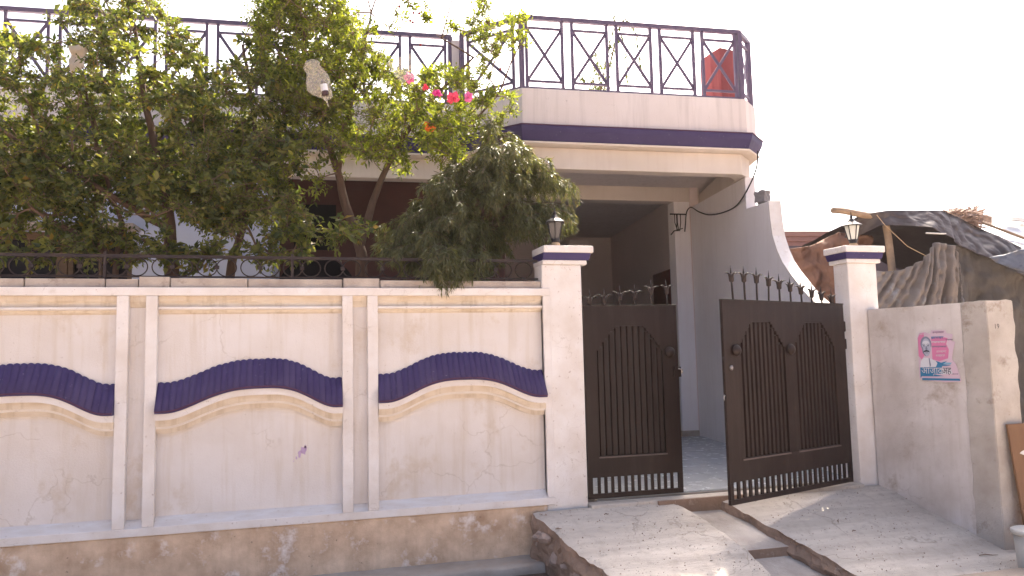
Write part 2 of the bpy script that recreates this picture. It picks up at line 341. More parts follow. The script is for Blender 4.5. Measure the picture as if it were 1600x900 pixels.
for i in range(26):   # broken stones in the cut side of the left ramp
    y = random.uniform(-1.9, -.05); t = (-y - .03) / 2.57; r = random.uniform(.03, .085)
    x = edge(LE, y) - random.uniform(-.02, .05); z = random.uniform(-.58, max(-.56, ramp_z(y) - .10))
    bm = bmesh.new(); bmesh.ops.create_icosphere(bm, subdivisions=2, radius=1)
    for v in bm.verts:
        k = 1 + .35 * mnoise.noise(v.co * 1.3 + Vector((i * 7.7, 0, 0)))
        v.co = Vector((v.co.x * r * .7 * k, v.co.y * r * random.uniform(.97, 1.03) * 1.2 * k, v.co.z * r * k))
    me = bpy.data.meshes.new('stone'); bm.to_mesh(me); bm.free(); me.materials.append(STONE)
    o = link('stone', me, rl); o.location = (x, y, z); o.rotation_euler = (random.random() * 3, random.random() * 3, random.random() * 3)
# litter on the concrete
for k, (px, py, ln, an) in enumerate([(1545, 870, .20, -.12), (1240, 848, .10, .4), (948, 806, .05, .1), (873, 829, .06, .0), (1310, 816, .07, .9), (1335, 832, .05, .2)]):
    p = on_ramp(px, py)
    d = Vector((math.cos(an), math.sin(an) , .325 * math.sin(an))) * ln / 2; c = Vector(p) + Vector((0, 0, .016))
    o = MB().tube([c - d, c - d * .3 + Vector((0, .01, .006)), c + d * .4, c + d], [.004, .005, .004, .002], 5).build('twig', TWIG)
    tag(o, ['long dry twig lying on the right ramp near the boundary pier', 'short dry twig at the left of the right ramp', 'tiny dry twig on the left ramp below the left pillar', 'dry twig near the broken edge of the left ramp', 'bent dry twig on the right ramp below the gate leaf', 'small dry twig in the middle of the right ramp'][k], 'twig')

def grit(name, n, fn, r0, r1, m, parent):
    mb = MB()
    for _ in range(n):
        p = fn(); r = random.uniform(r0, r1) * random.choice((.5, .7, 1)); a = random.random() * 3
        vs = [(p[0] + r * math.cos(a + k * 2.1) * random.uniform(.7, 1.3), p[1] + r * math.sin(a + k * 2.1) * random.uniform(.7, 1.3), p[2] - .004) for k in range(3)] + [(p[0], p[1], p[2] + r * random.uniform(.4, .9))]
        mb.add(vs, [(0, 1, 3), (1, 2, 3), (2, 0, 3)])
    mb.build(name, m, parent, kind='stuff')
def rpt(le, ri, y0=-.06, y1=-2.2, edge_bias=False):
    def f_():
        y = random.uniform(y0, y1); u = random.random() ** (2.2 if edge_bias else 1); x = edge(le, y) + .04 + (edge(ri, y) - edge(le, y) - .08) * u
        return (x, y, ramp_z(y) + .004)
    return f_
PALE = mat('pale chips', (.62, .58, .53), .9, bump=0)
grit('grit', 420, rpt(LE, LR), .004, .013, STONE, rl); grit('pale_grit', 130, rpt(LE, LR, edge_bias=True), .004, .014, PALE, rl)
grit('grit', 480, rpt(RE, RR), .004, .013, STONE, rr); grit('pale_grit', 110, rpt(RE, RR), .004, .012, PALE, rr)
# drain ledge in front of the wall
def led(u, v):
    x = -9 + 11.3 * u; prof = [(.03, -.475), (-.10, -.487), (-.235, -.50), (-.26, -.52), (-.265, -.64)]
    k = v * 4; i = min(3, int(k)); f_ = k - i; y = prof[i][0] * (1 - f_) + prof[i + 1][0] * f_; z = prof[i][1] * (1 - f_) + prof[i + 1][1] * f_
    return (x, y + .02 * mnz((x * 3, v * 2, 1)) * (v > .2), z + .012 * mnz((x * 4, y * 9, 2)))
struct(MB().grid(led, 160, 8).build('drain_ledge', LEDGE, smooth=True))
struct(MB().box(-9, 2.3, -.75, -.2, -.598, -.585).build('drain_bed', DRAIN))

# ================================================================== COMPOUND WALL
cw = thing('compound_wall', 'white panelled front garden wall with purple tiled canopies and stained plinth', 'wall', (0.4, 0.1, -.55))
box('plinth', PLINTH, cw, -9, 2.43, .015, .21, -.75, -.003, bev=.015)
box('wall_body', WALL, cw, -9, 2.43, .085, .20, -.003, 2.175, bev=0)
SP = [(-9.0, -8.9)]
pairs = []
x = -1.382
for k in range(-3, 2):
    c = -1.382 + 1.962 * k
    pairs.append(c)
strips = []
for c in pairs: strips += [(c - .168, c - .070), (c + .070, c + .168)]
strips.append((2.430, 2.507))
ZB, ZT = .068, 2.106
box('top_rail', FRAME, cw, -9, 2.507, 0, .0847, ZT, 2.182)
box('bottom_rail', FRAME, cw, -9, 2.507, -.004, .0847, -.004, ZB)
for a, c in strips: box('frame_strip', FRAME, cw, a, c, 0, .0845, ZB + .0005, ZT - .0005)
pan = []
for i in range(len(pairs) - 1): pan.append((pairs[i] + .168, pairs[i + 1] - .168))
pan.append((pairs[-1] + .168, 2.430))
for c in pairs:   # small moulding and sill between each pair of strips
    x0, x1 = c - .0695, c + .0695
    MB().sweep([(x0, .0843), (x1, .0843)], [(0, ZT - .0006), (.045, ZT - .0006), (.038, ZT - .05), (.004, ZT - .105), (0, ZT - .105)]).build('cornice_moulding', MOULD, cw, bev=.003)
    MB().sweep([(x0, .0843), (x1, .0843)], [(0, ZB + .0006), (.07, ZB + .0006), (.0, ZB + .06)]).build('panel_sill', SILL, cw)
    box('niche_back', WALL, cw, x0, x1, .0780, .0842, ZB + .061, ZT - .106, bev=0)
CAN = None
def wave(t, c=.5):   # canopy curve: flat, rise, crest, fall, flat
    t = min(1, max(0, t)); s_ = (c - t) / c if t < c else (t - c) / (1 - c)
    if s_ > .92: return 0.0
    return .5 + .5 * math.cos(math.pi * (s_ / .92) ** 1.45)
can_cache = {}
for x0, x1 in pan:
    w_ = x1 - x0
    MB().sweep([(x0 + .001, .0843), (x1 - .001, .0843)], [(0, ZT - .0006), (.040, ZT - .0006), (.040, ZT - .040), (.022, ZT - .060), (.022, ZT - .085), (.030, ZT - .0998), (0, ZT - .0998)]).build('cornice_moulding', MOULD, cw, bev=.003)
    MB().sweep([(x0 + .001, .0843), (x1 - .001, .0843)], [(0, ZT - .1), (.064, ZT - .1), (.064, ZT - .120), (.045, ZT - .128), (0, ZT - .128)]).build('cornice_lip', FRAME, cw, bev=.003)
    MB().sweep([(x0 + .001, .0843), (x1 - .001, .0843)], [(0, ZT - .1282), (.028, ZT - .1282), (.020, ZT - .150), (0, ZT - .165)]).build('cornice_moulding', MOULD, cw)
    MB().sweep([(x0 + .001, .0843), (x1 - .001, .0843)], [(0, ZB + .0006), (.082, ZB + .0006), (.078, ZB + .006), (.002, ZB + .075), (0, ZB + .075)]).build('panel_sill', SILL, cw, bev=.002)
    # canopy
    key = (round(w_, 2), x0 > .6)
    AMP = .197; DROP = .240; ZC = 1.345 if x0 > .6 else 1.322
    CR = .5 if x0 > .6 else .565
    zt = lambda t: ZC + AMP * wave(t, CR); zb = lambda t: zt(t) - DROP
    nn = 56
    xs = [x0 + .001 + (w_ - .002) * i / nn for i in range(nn + 1)]
    mb = MB()   # backing slab
    for i in range(nn):
        ta, tb = i / nn, (i + 1) / nn
        mb.add([(xs[i], .0842, zt(ta) - .014), (xs[i], -.075, zb(ta) - .008), (xs[i], -.075, zb(ta) - .03), (xs[i], .0842, zb(ta) - .03),
                (xs[i + 1], .0842, zt(tb) - .014), (xs[i + 1], -.075, zb(tb) - .008), (xs[i + 1], -.075, zb(tb) - .03), (xs[i + 1], .0842, zb(tb) - .03)],
               [(0, 1, 5, 4), (1, 2, 6, 5), (2, 3, 7, 6), (3, 0, 4, 7)] + ([(0, 3, 2, 1)] if i == 0 else []) + ([(4, 5, 6, 7)] if i == nn - 1 else []))
    can = mb.build('tiled_canopy', PURPLE, cw)
    mb = MB(); mb.tube([(xs[i], -.078, zb(i / nn) - .008) for i in range(nn + 1)], .0095, 6); mb.build('canopy_edge', PURPLE_EDGE, can)
    nt_ = 30
    for k in range(nt_):
        ta, tb = k / nt_, (k + 1) / nt_
        if (key, k) not in can_cache:
            m_ = MB(); rows = []
            for q in range(7):
                u = q / 6; t = ta + (tb - ta) * u; h = .004 + .017 * math.sin(math.pi * (.08 + .84 * u)) ** .8
                xx = .001 + (w_ - .002) * t
                rows.append([(xx, .083 - h * .5, zt(t) - .014 + h), (xx, -.081 - h * .75, zb(t) - .006 + h * .6), (xx, -.079, zb(t) - .012)])
            vs = [p for r_ in rows for p in r_]
            fs = [(q * 3 + j, q * 3 + j + 1, q * 3 + j + 4, q * 3 + j + 3) for q in range(6) for j in range(2)]
            can_cache[(key, k)] = m_.add(vs, fs).mesh('roof_tile', PURPLE, True)
        o = link('roof_tile', can_cache[(key, k)], can); o.location = (x0, random.uniform(-.002, .001), random.uniform(-.003, .002))
    # white fascia and two stepped mouldings below it
    def band(d0, d1, yf, yb=.0842):
        m_ = MB()
        def zz(t, d):
            # lower bands follow a slightly tighter curve
            return zb(t) - d
        for i in range(nn):
            ta, tb = i / nn, (i + 1) / nn
            m_.add([(xs[i], yf, zz(ta, d1)), (xs[i], yb, zz(ta, d1)), (xs[i], yb, zz(ta, d0)), (xs[i], yf, zz(ta, d0)),
                    (xs[i + 1], yf, zz(tb, d1)), (xs[i + 1], yb, zz(tb, d1)), (xs[i + 1], yb, zz(tb, d0)), (xs[i + 1], yf, zz(tb, d0))],
                   [(0, 4, 5, 1), (2, 6, 7, 3), (3, 7, 4, 0)] + ([(0, 1, 2, 3)] if i == 0 else []) + ([(7, 6, 5, 4)] if i == nn - 1 else []))
        return m_
    band(.031, .088, -.060).build('fascia', FRAME, cw)
    band(.0882, .145, -.012).build('arch_moulding', MOULD, cw)
    band(.1452, .168, .014).build('arch_moulding', FRAME, cw)
    band(.1682, .212, .042).build('arch_moulding', MOULD, cw)
# coping blocks
xs = [-9, -7.6, -6.2, -4.9, -3.6, -2.3, -1.66, -1.385, -1.12, -.45, .42, .775, 1.45, 2.43]
for i in range(len(xs) - 1):
    box('coping_block', COPE, cw, xs[i] + .004, xs[i + 1] - .004, .055 + random.uniform(-.012, .012), .215, 2.1835, 2.268 + random.uniform(-.008, .006) + (.01 if i in (7, 10) else 0), bev=.008)
# damaged patch of purple paint splash
sp = MB()
pc = on_y(471, 709, .081)
for ox, oz, ro_, n_ in ((.02, .03, .038, 11), (-.015, .0, .030, 9), (-.045, -.035, .016, 7), (.035, .062, .014, 7), (-.07, -.065, .008, 6)):
    sp.extr([(pc[0] + ox + r_ * math.cos(a) * .8, .0815, pc[2] + oz + r_ * math.sin(a) * 1.15) for a, r_ in [(k * 2 * math.pi / n_, ro_ * random.uniform(.45, 1.25)) for k in range(n_)]], (0, .003, 0))
SPL = flat('lilac paint splash', (.46, .33, .50)); sp.build('paint_splash', SPL, cw)

# iron grille on the wall
gr = thing('wall_grille', 'black iron grille of rings along the top of the white garden wall', 'grille', (0, .13, 2.275))
YG = .13
box('top_rail', IRON, gr, -9, 2.42, YG - .014, YG + .014, 2.466, 2.494, bev=0)
box('bottom_rail', IRON, gr, -9, 2.42, YG - .012, YG + .012, 2.284, 2.298, bev=0)
ring = MB(); ring.tube([(.088 * math.cos(t), 0, .083 * math.sin(t)) for t in [2 * math.pi * k / 28 for k in range(28)]], .0058, 5, closed=True)
ringm = ring.mesh('ring', IRON, True)
x = -8.9; k = 0
while x < 2.35:
    o = link('ring', ringm, gr); o.location = (x, YG + (.004 if k % 2 else -.004), 2.382)
    if k % 2 == 1:
        box('clasp', IRON, gr, x - .085 - .02, x - .085 + .02, YG - .012, YG + .012, 2.365, 2.399, bev=0)
        x += .215
    else: x += .17
    k += 1
for x in [-8.2 + 1.63 * i for i in range(7)]: box('post', IRON, gr, x - .013, x + .013, YG - .0125, YG + .0125, 2.24, 2.52, bev=0)

# ================================================================== GATE PILLARS AND LANTERNS
def pillar(x0, x1, y0, y1, top, right_over, left_over, front_over, label):
    t = thing('gate_pillar', label, 'pillar', ((x0 + x1) / 2, (y0 + y1) / 2, -.1), group='gate pillars')
    box('shaft', FRAME, t, x0, x1, y0, y1, -.55, top - .2, bev=.012)
    def cap(o, z0, z1, name, m, b=.006): box(name, m, t, x0 - left_over * o, x1 + right_over * o, y0 - front_over * o, y1 + right_over * o, z0, z1, bev=b)
    cap(.45, top - .1995, top - .153, 'lower_cap', FRAME)
    b_ = MB(); z0, z1 = top - .1527, top - .0755; o0, o1 = .62, .80
    b_.hexa([(x0 - left_over * o0, y0 - front_over * o0, z0), (x1 + right_over * o0, y0 - front_over * o0, z0), (x1 + right_over * o0, y1 + right_over * o0, z0), (x0 - left_over * o0, y1 + right_over * o0, z0),
             (x0 - left_over * o1, y0 - front_over * o1, z1), (x1 + right_over * o1, y0 - front_over * o1, z1), (x1 + right_over * o1, y1 + right_over * o1, z1), (x0 - left_over * o1, y1 + right_over * o1, z1)])
    b_.build('purple_band', PURPLE, t, bev=.004)
    cap(1, top - .075, top, 'cap_slab', FRAME, .01)
    return t
pillar(2.430, 2.866, .020, .28, 2.632, .135, -.02, .03, 'tall white left gate pillar at the end of the panelled wall')
pillar(6.160, 6.560, .0, .25, 2.690, .10, .05, .05, 'tall white right gate pillar beside the low boundary wall')
def lantern(c, label, tilt, rz, gm):
    t = thing('pillar_lantern', label, 'lantern', c, rz, group='lanterns on the gate pillars'); t.rotation_euler = (0, tilt, rz)
    MB().lathe([(.042, 0), (.05, .004), (.05, .03), (.04, .05)], n=14).build('base', TAN, t, local=True, smooth=False)
    MB().lathe([(.03, .05), (.045, .056), (.045, .07), (.05, .078), (.05, .092)], n=12).build('cup', LANT, t, local=True)
    fr = MB(); n = 6
    for k in range(n):
        a = 2 * math.pi * k / n; ca, sa = math.cos(a), math.sin(a)
        fr.tube([(.050 * ca, .050 * sa, .088), (.088 * ca, .088 * sa, .262)], .0065, 5)
        a2 = 2 * math.pi * (k + 1) / n; c2, s2 = math.cos(a2), math.sin(a2)
        fr.bar((.088 * ca, .088 * sa, .262), (.088 * c2, .088 * s2, .262), .012); fr.bar((.05 * ca, .05 * sa, .09), (.05 * c2, .05 * s2, .09), .01)
    fr.build('frame', LANT, t, local=True)
    for k in range(n):
        a = 2 * math.pi * (k + .08) / n; a2 = 2 * math.pi * (k + .92) / n
        MB().add([(.047 * math.cos(a), .047 * math.sin(a), .092), (.047 * math.cos(a2), .047 * math.sin(a2), .092), (.083 * math.cos(a2), .083 * math.sin(a2), .258), (.083 * math.cos(a), .083 * math.sin(a), .258)], [(0, 1, 2, 3)]).build('pane', gm, t, local=True)
    MB().lathe([(.004, .255), (.112, .256), (.116, .268), (.085, .288), (.055, .305), (.034, .33), (.022, .345), (.012, .352)], n=6).build('roof', LANT, t, local=True)
    MB().lathe([(.012, .350), (.018, .362), (.016, .375), (.006, .39), (.003, .43)], n=8).build('finial', LANT, t, local=True)
    return t
lantern((2.63, .14, 2.632), 'black six sided lantern on the left gate pillar in front of the dark porch', 0, .2, LGDARK)
lantern((6.36, .12, 2.690), 'black six sided lantern with bright panes on the right gate pillar', R(-2), .45, LGLASS)

# ================================================================== GATE LEAVES
def archtop(x, xa, xb, zside, zcrown):
    t = abs((x - (xa + xb) / 2) / ((xb - xa) / 2))
    return zcrown if t < .40 else zside + (zcrown - zside) * max(0, 1 - ((t - .40) / .60)) ** .85
def gate_leaf(name, label, loc, rz, W, arches, spikes, nslot, knobs, hinge_left):
    """local x runs from the left edge of the leaf to its right edge, -y faces the street"""
    t = thing(name, label, 'gate', loc, rz, group='leaves of the brown gate')
    zb_, zt_, zl = .215, 2.0, .43
    sh = MB(); cells = sorted(set([0, W] + [a for ar in arches for a in np.linspace(ar[0], ar[1], 25)]))
    for xa, xb in zip(cells[:-1], cells[1:]):
        xm = (xa + xb) / 2; ar = [a for a in arches if a[0] < xm < a[1]]
        if not ar: sh.box(xa, xb, -.02, .012, zb_, zt_)
        else:
            a = ar[0]; z1 = archtop(xm, a[0], a[1], 1.50, 1.79)
            sh.box(xa, xb, -.02, .012, zb_, zl); sh.box(xa, xb, -.02, .012, z1, zt_)
    bm = bmesh.new(); me = sh.mesh('sheet', GATE); bm.from_mesh(me); bmesh.ops.remove_doubles(bm, verts=bm.verts, dist=1e-5); bm.to_mesh(me); bm.free()
    link('sheet', me, t, local=True)
    MB().box(.02, W - .02, .0125, .02, zb_ + .02, zt_ - .02).build('back_sheet', GATEDARK, t, local=True)
    ribm = {}
    for a in arches:
        n = 11
        for k in range(n):
            xm = a[0] + (a[1] - a[0]) * (k + .5) / n; z1 = archtop(xm, a[0], a[1], 1.50, 1.79) - .004
            key = round(z1, 3)
            if key not in ribm:
                m_ = MB(); hw = (a[1] - a[0]) / n * .36
                m_.add([(-hw, .012, 0), (-hw * .7, -.008, 0), (hw * .7, -.008, 0), (hw, .012, 0), (-hw, .012, z1 - zl - .004), (-hw * .7, -.008, z1 - zl - .004), (hw * .7, -.008, z1 - zl - .004), (hw, .012, z1 - zl - .004)],
                       [(0, 1, 5, 4), (1, 2, 6, 5), (2, 3, 7, 6), (4, 5, 6, 7)])
                ribm[key] = m_.mesh('rib', GATE)
            o = link('rib', ribm[key], t, local=True); o.location = (xm, 0, zl + .002)
        MB().box(a[0] - .01, a[1] + .01, -.030, -.0202, zl - .018, zl - .004).build('ledge', GLEDGE, t, local=True)
    MB().box(.0, W, -.022, .014, .0, .05).build('bottom_rail', GATE, t, bev=.003, local=True)
    MB().box(-.0, .05, -.021, .013, .0502, .2148).build('stile', GATE, t, local=True); MB().box(W - .05, W, -.021, .013, .0502, .2148).build('stile', GATE, t, local=True)
    p = (W - .1) / nslot; bm_ = MB().box(-p * .21, p * .21, -.012, .006, .0502, .2148).mesh('bar', GATE)
    for k in range(1, nslot): o = link('bar', bm_, t, local=True); o.location = (.05 + p * k, 0, 0)
    MB().box(0, W, -.028, .016, zt_ + .0003, zt_ + .014).build('top_edge', GATE, t, bev=.002, local=True)
    for xs_, hgt in spikes:
        m_ = MB(); zs = zt_ + .0145; hb = hgt - .14
        m_.tube([(0, 0, 0), (0, 0, max(.02, hb))], .0105, 6); zc = max(.02, hb)
        m_.lathe([(.011, zc - .03), (.024, zc - .02), (.026, zc + .02), (.030, zc + .045), (.012, zc + .06)], n=8)
        m_.tube([(0, 0, zc + .04), (0, 0, zc + .14)], [.012, .0015], 6)
        for s_ in (-1, 1):
            m_.tube([(s_ * .016, 0, zc + .02), (s_ * .030, -.003, zc + .052), (s_ * .058, -.006, zc + .068), (s_ * .092, -.008, zc + .066)], [.011, .011, .008, .0015], 5)
            m_.tube([(0, s_ * .016, zc + .02), (0, s_ * .030, zc + .055), (0, s_ * .055, zc + .07)], [.010, .009, .0015], 5)
        o = m_.build('spike', IRON, t, local=True, smooth=True); o.location = (xs_, random.uniform(-.003, .003), zs); o.rotation_euler = (random.uniform(-.05, .05), random.uniform(-.04, .04), random.uniform(-.3, .3))
    for kx, kz in knobs:
        m_ = MB(); m_.lathe([(.02, 0), (.022, .012), (.06, .016), (.060, .024), (.045, .046), (.02, .058), (.004, .061)], n=18)
        for i, v in enumerate(m_.v): m_.v[i] = (v[0], -v[2], v[1])
        o = m_.build('knob', GATE, t, local=True, smooth=True); o.location = (kx, -.0205, kz)
    return t
g1 = gate_leaf('gate_leaf', 'closed narrow left leaf of the brown steel gate with one ribbed arch', (2.905, .12, 0), 0, 1.085, [(.14, .90)],
          [(.09, .165), (.245, .185), (.43, .215), (.60, .225), (.80, .275), (.99, .285)], 13, [(.975, 1.50)], True)
m_ = MB(); m_.box(1.02, 1.10, -.05, -.0205, 1.23, 1.34); m_.build('latch_box', GATE, g1, bev=.004, local=True)
MB().tube([(1.06, -.06, 1.32), (1.10, -.065, 1.31), (1.105, -.06, 1.27)], .008, 6).build('latch_bolt', STEEL, g1, local=True)
ang = math.atan2(.715, 6.035 - 4.048); Wr = math.hypot(.715, 6.035 - 4.048) + .01
g2 = gate_leaf('gate_leaf', 'wide right leaf of the brown steel gate swung outward with two ribbed arches', (4.048, -.715, 0), ang, Wr, [(.22, .98), (1.14, 1.90)],
          [(.20 + .193 * k, h) for k, h in enumerate([.345, .35, .345, .32, .295, .275, .25, .22, .195, .165])], 22, [(.165, 1.50), (1.06, 1.50)], False)
m_ = MB(); m_.lathe([(.022, 0), (.026, .01), (.014, .02)], n=10)
for i, v in enumerate(m_.v): m_.v[i] = (v[0], -v[2], v[1])
o = m_.build('bolt_head', STEEL, g2, local=True, smooth=True); o.location = (.09, -.0205, 1.33)
o = MB().tube([(-.012, -.01, 1.06), (-.035, -.02, 1.06), (-.04, -.02, 1.03), (-.02, -.01, 1.02)], .010, 6).build('lock_hasp', STEEL, g2, local=True)
MB().tube([(-.006, -.012, 1.44), (-.022, -.02, 1.42), (-.02, -.02, 1.40)], .008, 6).build('lock_hasp', GATE, g2, local=True)
for z in (1.55, 1.75): MB().box(Wr, Wr + .05, -.012, .02, z - .06, z + .06).build('hinge', GATE, g2, bev=.01, local=True)

# ================================================================== HOUSE (own frame: u right, v back, z up)
HA = math.atan2(-.065, .9979)
H = thing('house', 'two storey level white house front with purple cornice, balcony and deep porch', 'house', (0, 2.812, 0), HA)
def hb(name, m, *d, bev=.006, parent=None): return MB().box(*d).build(name, m, parent or H, bev=bev, local=True)
FV = .85
path = [(-9.5, FV), (2.20, FV), (3.05, 0), (6.50, 0), (6.86, .36), (8.8, 9.0)]
MB().sweep(path, [(0, 4.732), (0, 5.275), (-.13, 5.275), (-.13, 4.732)]).build('parapet', HWALL, H, bev=.008, local=True)
MB().sweep(path, [(.010, 4.515), (.070, 4.64), (.085, 4.70), (.085, 4.7195), (-.13, 4.7195), (-.13, 4.515)]).build('cornice', PURPLE, H, bev=.004, local=True)
MB().sweep(path, [(.095, 4.720), (.098, 4.7315), (-.12, 4.7315), (-.12, 4.720)]).build('cornice_lip', PURPLE_EDGE, H, local=True)
MB().sweep(path, [(-.03, 4.455), (.03, 4.475), (.03, 4.5045), (-.2, 4.5045), (-.2, 4.455)]).build('string_course', HBEAM, H, bev=.004, local=True)
MB().sweep(path, [(-.12, 4.150), (-.12, 4.4545), (-.34, 4.4545), (-.34, 4.150)]).build('edge_beam', HBEAM, H, bev=.006, local=True)
MB().prism([(-9.4, FV + .1), (2.24, FV + .1), (3.09, .1), (6.46, .1), (6.76, .40), (8.7, 9), (-9.4, 9)], 4.53, 4.72).build('roof_slab', HWALL, H, local=True)
hb('inner_beam', HBEAM, 2.4, 7.0, 2.72, 3.0, 4.27, 4.529)
hb('column', SIDEW, 6.50, 6.99, 2.74, 3.02, -.2, 4.2695)
MB().box(6.48, 6.99, 2.71, 3.03, -.2, .10).build('column_base', COPE, H, bev=.01, local=True)
hb('back_wall', INNER, 3.0, 9.0, 8.6, 8.8, -.3, 4.529)
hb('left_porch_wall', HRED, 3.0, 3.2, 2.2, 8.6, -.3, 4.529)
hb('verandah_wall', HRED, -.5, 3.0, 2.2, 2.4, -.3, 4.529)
# pale wall left of the verandah with window openings
for d in [(-9.4, -3.95, -.3, 4.1495), (-3.95, -2.25, 3.30, 4.1495), (-3.95, -2.25, -.3, 1.3), (-2.25, -.42, -.3, 4.1495)]:
    hb('front_wall', HBLUE, d[0], d[1], .98, 1.2, d[2], d[3], bev=0)
hb('verandah_return', HBLUE, -.62, -.4205, 1.2005, 2.4, -.3, 4.1495, bev=0)
for x0, x1 in ((-3.95, -3.14), (-3.06, -2.25)):
    wf = MB(); t_ = .065
    for d in ((x0, x1, 3.30 - .10, 3.2995), (x0, x1, 1.3005, 1.37), (x0, x0 + t_, 1.3705, 3.1995), (x1 - t_, x1, 1.3705, 3.1995), ((x0 + x1) / 2 - .02, (x0 + x1) / 2 + .02, 1.3705, 3.1995)): wf.box(d[0], d[1], 1.0, 1.10, d[2], d[3])
    wo = wf.build('window', WOOD, H, bev=.004, local=True)
    MB().box(x0 + .03, x1 - .03, 1.06, 1.068, 1.34, 3.25).build('pane', DARKGLASS, wo, local=True)
    for k in range(6):
        zz = 1.6 + k * .28; MB().box(x0 + t_, x1 - t_, 1.03, 1.042, zz, zz + .014).build('grille_bar', IRON, wo, local=True)
hb('window_pillar', WOOD, -3.1395, -3.0605, .985, 1.15, 1.3005, 3.2995)
hb('sunshade', COPE, -4.3, -2.15, .60, .9795, 3.31, 3.37)
# arched dark window in the verandah wall
aw = MB(); pts = [(-.48, 2.195, 1.2)] + [(.15 + .62 * math.cos(a), 2.195, 2.55 + .60 * math.sin(a)) for a in np.linspace(0, math.pi, 15)][::-1] + [(.78, 2.195, 1.2)]
aw.extr(pts, (0, .004, 0)); ao = aw.build('arched_window', DARKGLASS, H, local=True)
for k in range(5):
    u = -.4 + .27 * k; MB().box(u - .01, u + .01, 2.17, 2.19, 1.2, 2.75).build('grille_bar', IRON, ao, local=True)
hb('slab_shade_panel', DARKGLASS, -.2, .45, 2.19, 2.1995, 3.25, 3.98, bev=0)  # dark sheet standing in for the shade under the slab
hb('parapet_post', HWALL, 2.18, 2.36, .87, 1.04, 5.2755, 6.28)
# porch details
vh = MB(); vh.hexa([(5.45, 6.9, 3.7), (6.25, 6.9, 3.7), (6.25, 7.3, 3.7), (5.45, 7.3, 3.7), (5.75, 7.0, 4.2), (6.2, 7.0, 4.2), (6.2, 7.3, 4.2), (5.75, 7.3, 4.2)])
vh.build('sunshade', INNER, H, local=True)
# side wall of the porch running out to the gate: thing of its own
sw = thing('side_wall', 'white side wall sweeping down in a curve from the porch to the right gate pillar', 'wall', (6.6, 1.6, 0))
p_ = np.array([6.975, 5.155]); q_ = np.array([6.24, .4]); dv = (p_ - q_) / np.linalg.norm(p_ - q_); rn = np.array([dv[1], -dv[0]])
def sp_(y, z, off=0.0):
    s_ = (y - .4) / dv[1]; p = q_ + dv * s_ + rn * off; return (p[0], p[1], z)
curve = [(.30, 1.95), (.705, 2.02), (.902, 2.132), (1.08, 2.25), (1.267, 2.40), (1.45, 2.545), (1.604, 2.69), (1.74, 2.875), (1.852, 3.095), (1.90, 3.35), (1.925, 3.62)]
poly = [(.30, -.4)] + [(5.05, -.4), (5.05, 4.148), (2.67, 4.148), (2.67, 3.66)] + curve[::-1]
MB().extr([sp_(y, z) for y, z in poly], (rn[0] * .16, rn[1] * .16, 0)).build('wall_body', SIDEW, sw, bev=.006)
MB().extr([sp_(y, z, .002) for y, z in ((5.052, -.3), (11.4, -.3), (11.4, 4.527), (5.052, 4.527))], (rn[0] * .15, rn[1] * .15, 0)).build('porch_side_wall', INNER, H).matrix_parent_inverse = H.matrix_basis.inverted()
pn = (rn[0], rn[1], 0); dq = [on_pl(x, y, sp_(3, 0, -.02), pn) for x, y in ((1020, 430), (1060, 424))]
dz = max(float(dq[0][2]), float(dq[1][2])); MB().extr([(dq[0][0], dq[0][1], .4), (dq[1][0], dq[1][1], .4), (dq[1][0], dq[1][1], dz), (dq[0][0], dq[0][1], dz)], (rn[0] * .04, rn[1] * .04, 0)).build('door', REDD, H).matrix_parent_inverse = H.matrix_basis.inverted()
cp = MB(); rows = []
for i, (y, z) in enumerate(curve):
    a = np.array(curve[max(0, i - 1)]); b_ = np.array(curve[min(len(curve) - 1, i + 1)]); tg = (b_ - a) / np.linalg.norm(b_ - a); nn_ = np.array([-tg[1], tg[0]])
    rows.append([sp_(y, z, -.012), sp_(y, z, .172), sp_(y + nn_[0] * .022, z + nn_[1] * .022, .172), sp_(y + nn_[0] * .022, z + nn_[1] * .022, -.012)])
vs = [p for r_ in rows for p in r_]; fs = [(i * 4 + j, i * 4 + (j + 1) % 4, i * 4 + 4 + (j + 1) % 4, i * 4 + 4 + j) for i in range(len(rows) - 1) for j in range(4)] + [(0, 1, 2, 3), (len(vs) - 4, len(vs) - 3, len(vs) - 2, len(vs) - 1)]
cp.add(vs, fs).build('curved_coping', FRAME, sw)
bm = bmesh.new(); bmesh.ops.create_cube(bm, size=1); bmesh.ops.subdivide_edges(bm, edges=bm.edges, cuts=3, use_grid_fill=True)
for v in bm.verts: v.co = Vector((v.co.x * .15, v.co.y * .17, v.co.z * .17)) * (1 + .28 * mnoise.noise(v.co * 2.3))
me = bpy.data.meshes.new('broken_brick'); bm.to_mesh(me); bm.free(); me.materials.append(mat('grey broken block', (.16, .145, .15), .95, var=(.25, .23, .23), scale=9, bump=.6))
o = link('broken_block', me); pp = sp_(2.28, 3.755, .08); o.location = pp; o.rotation_euler = (0, .1, .4)
tag(o, 'dark broken block lying on the flat top of the curved side wall', 'block')

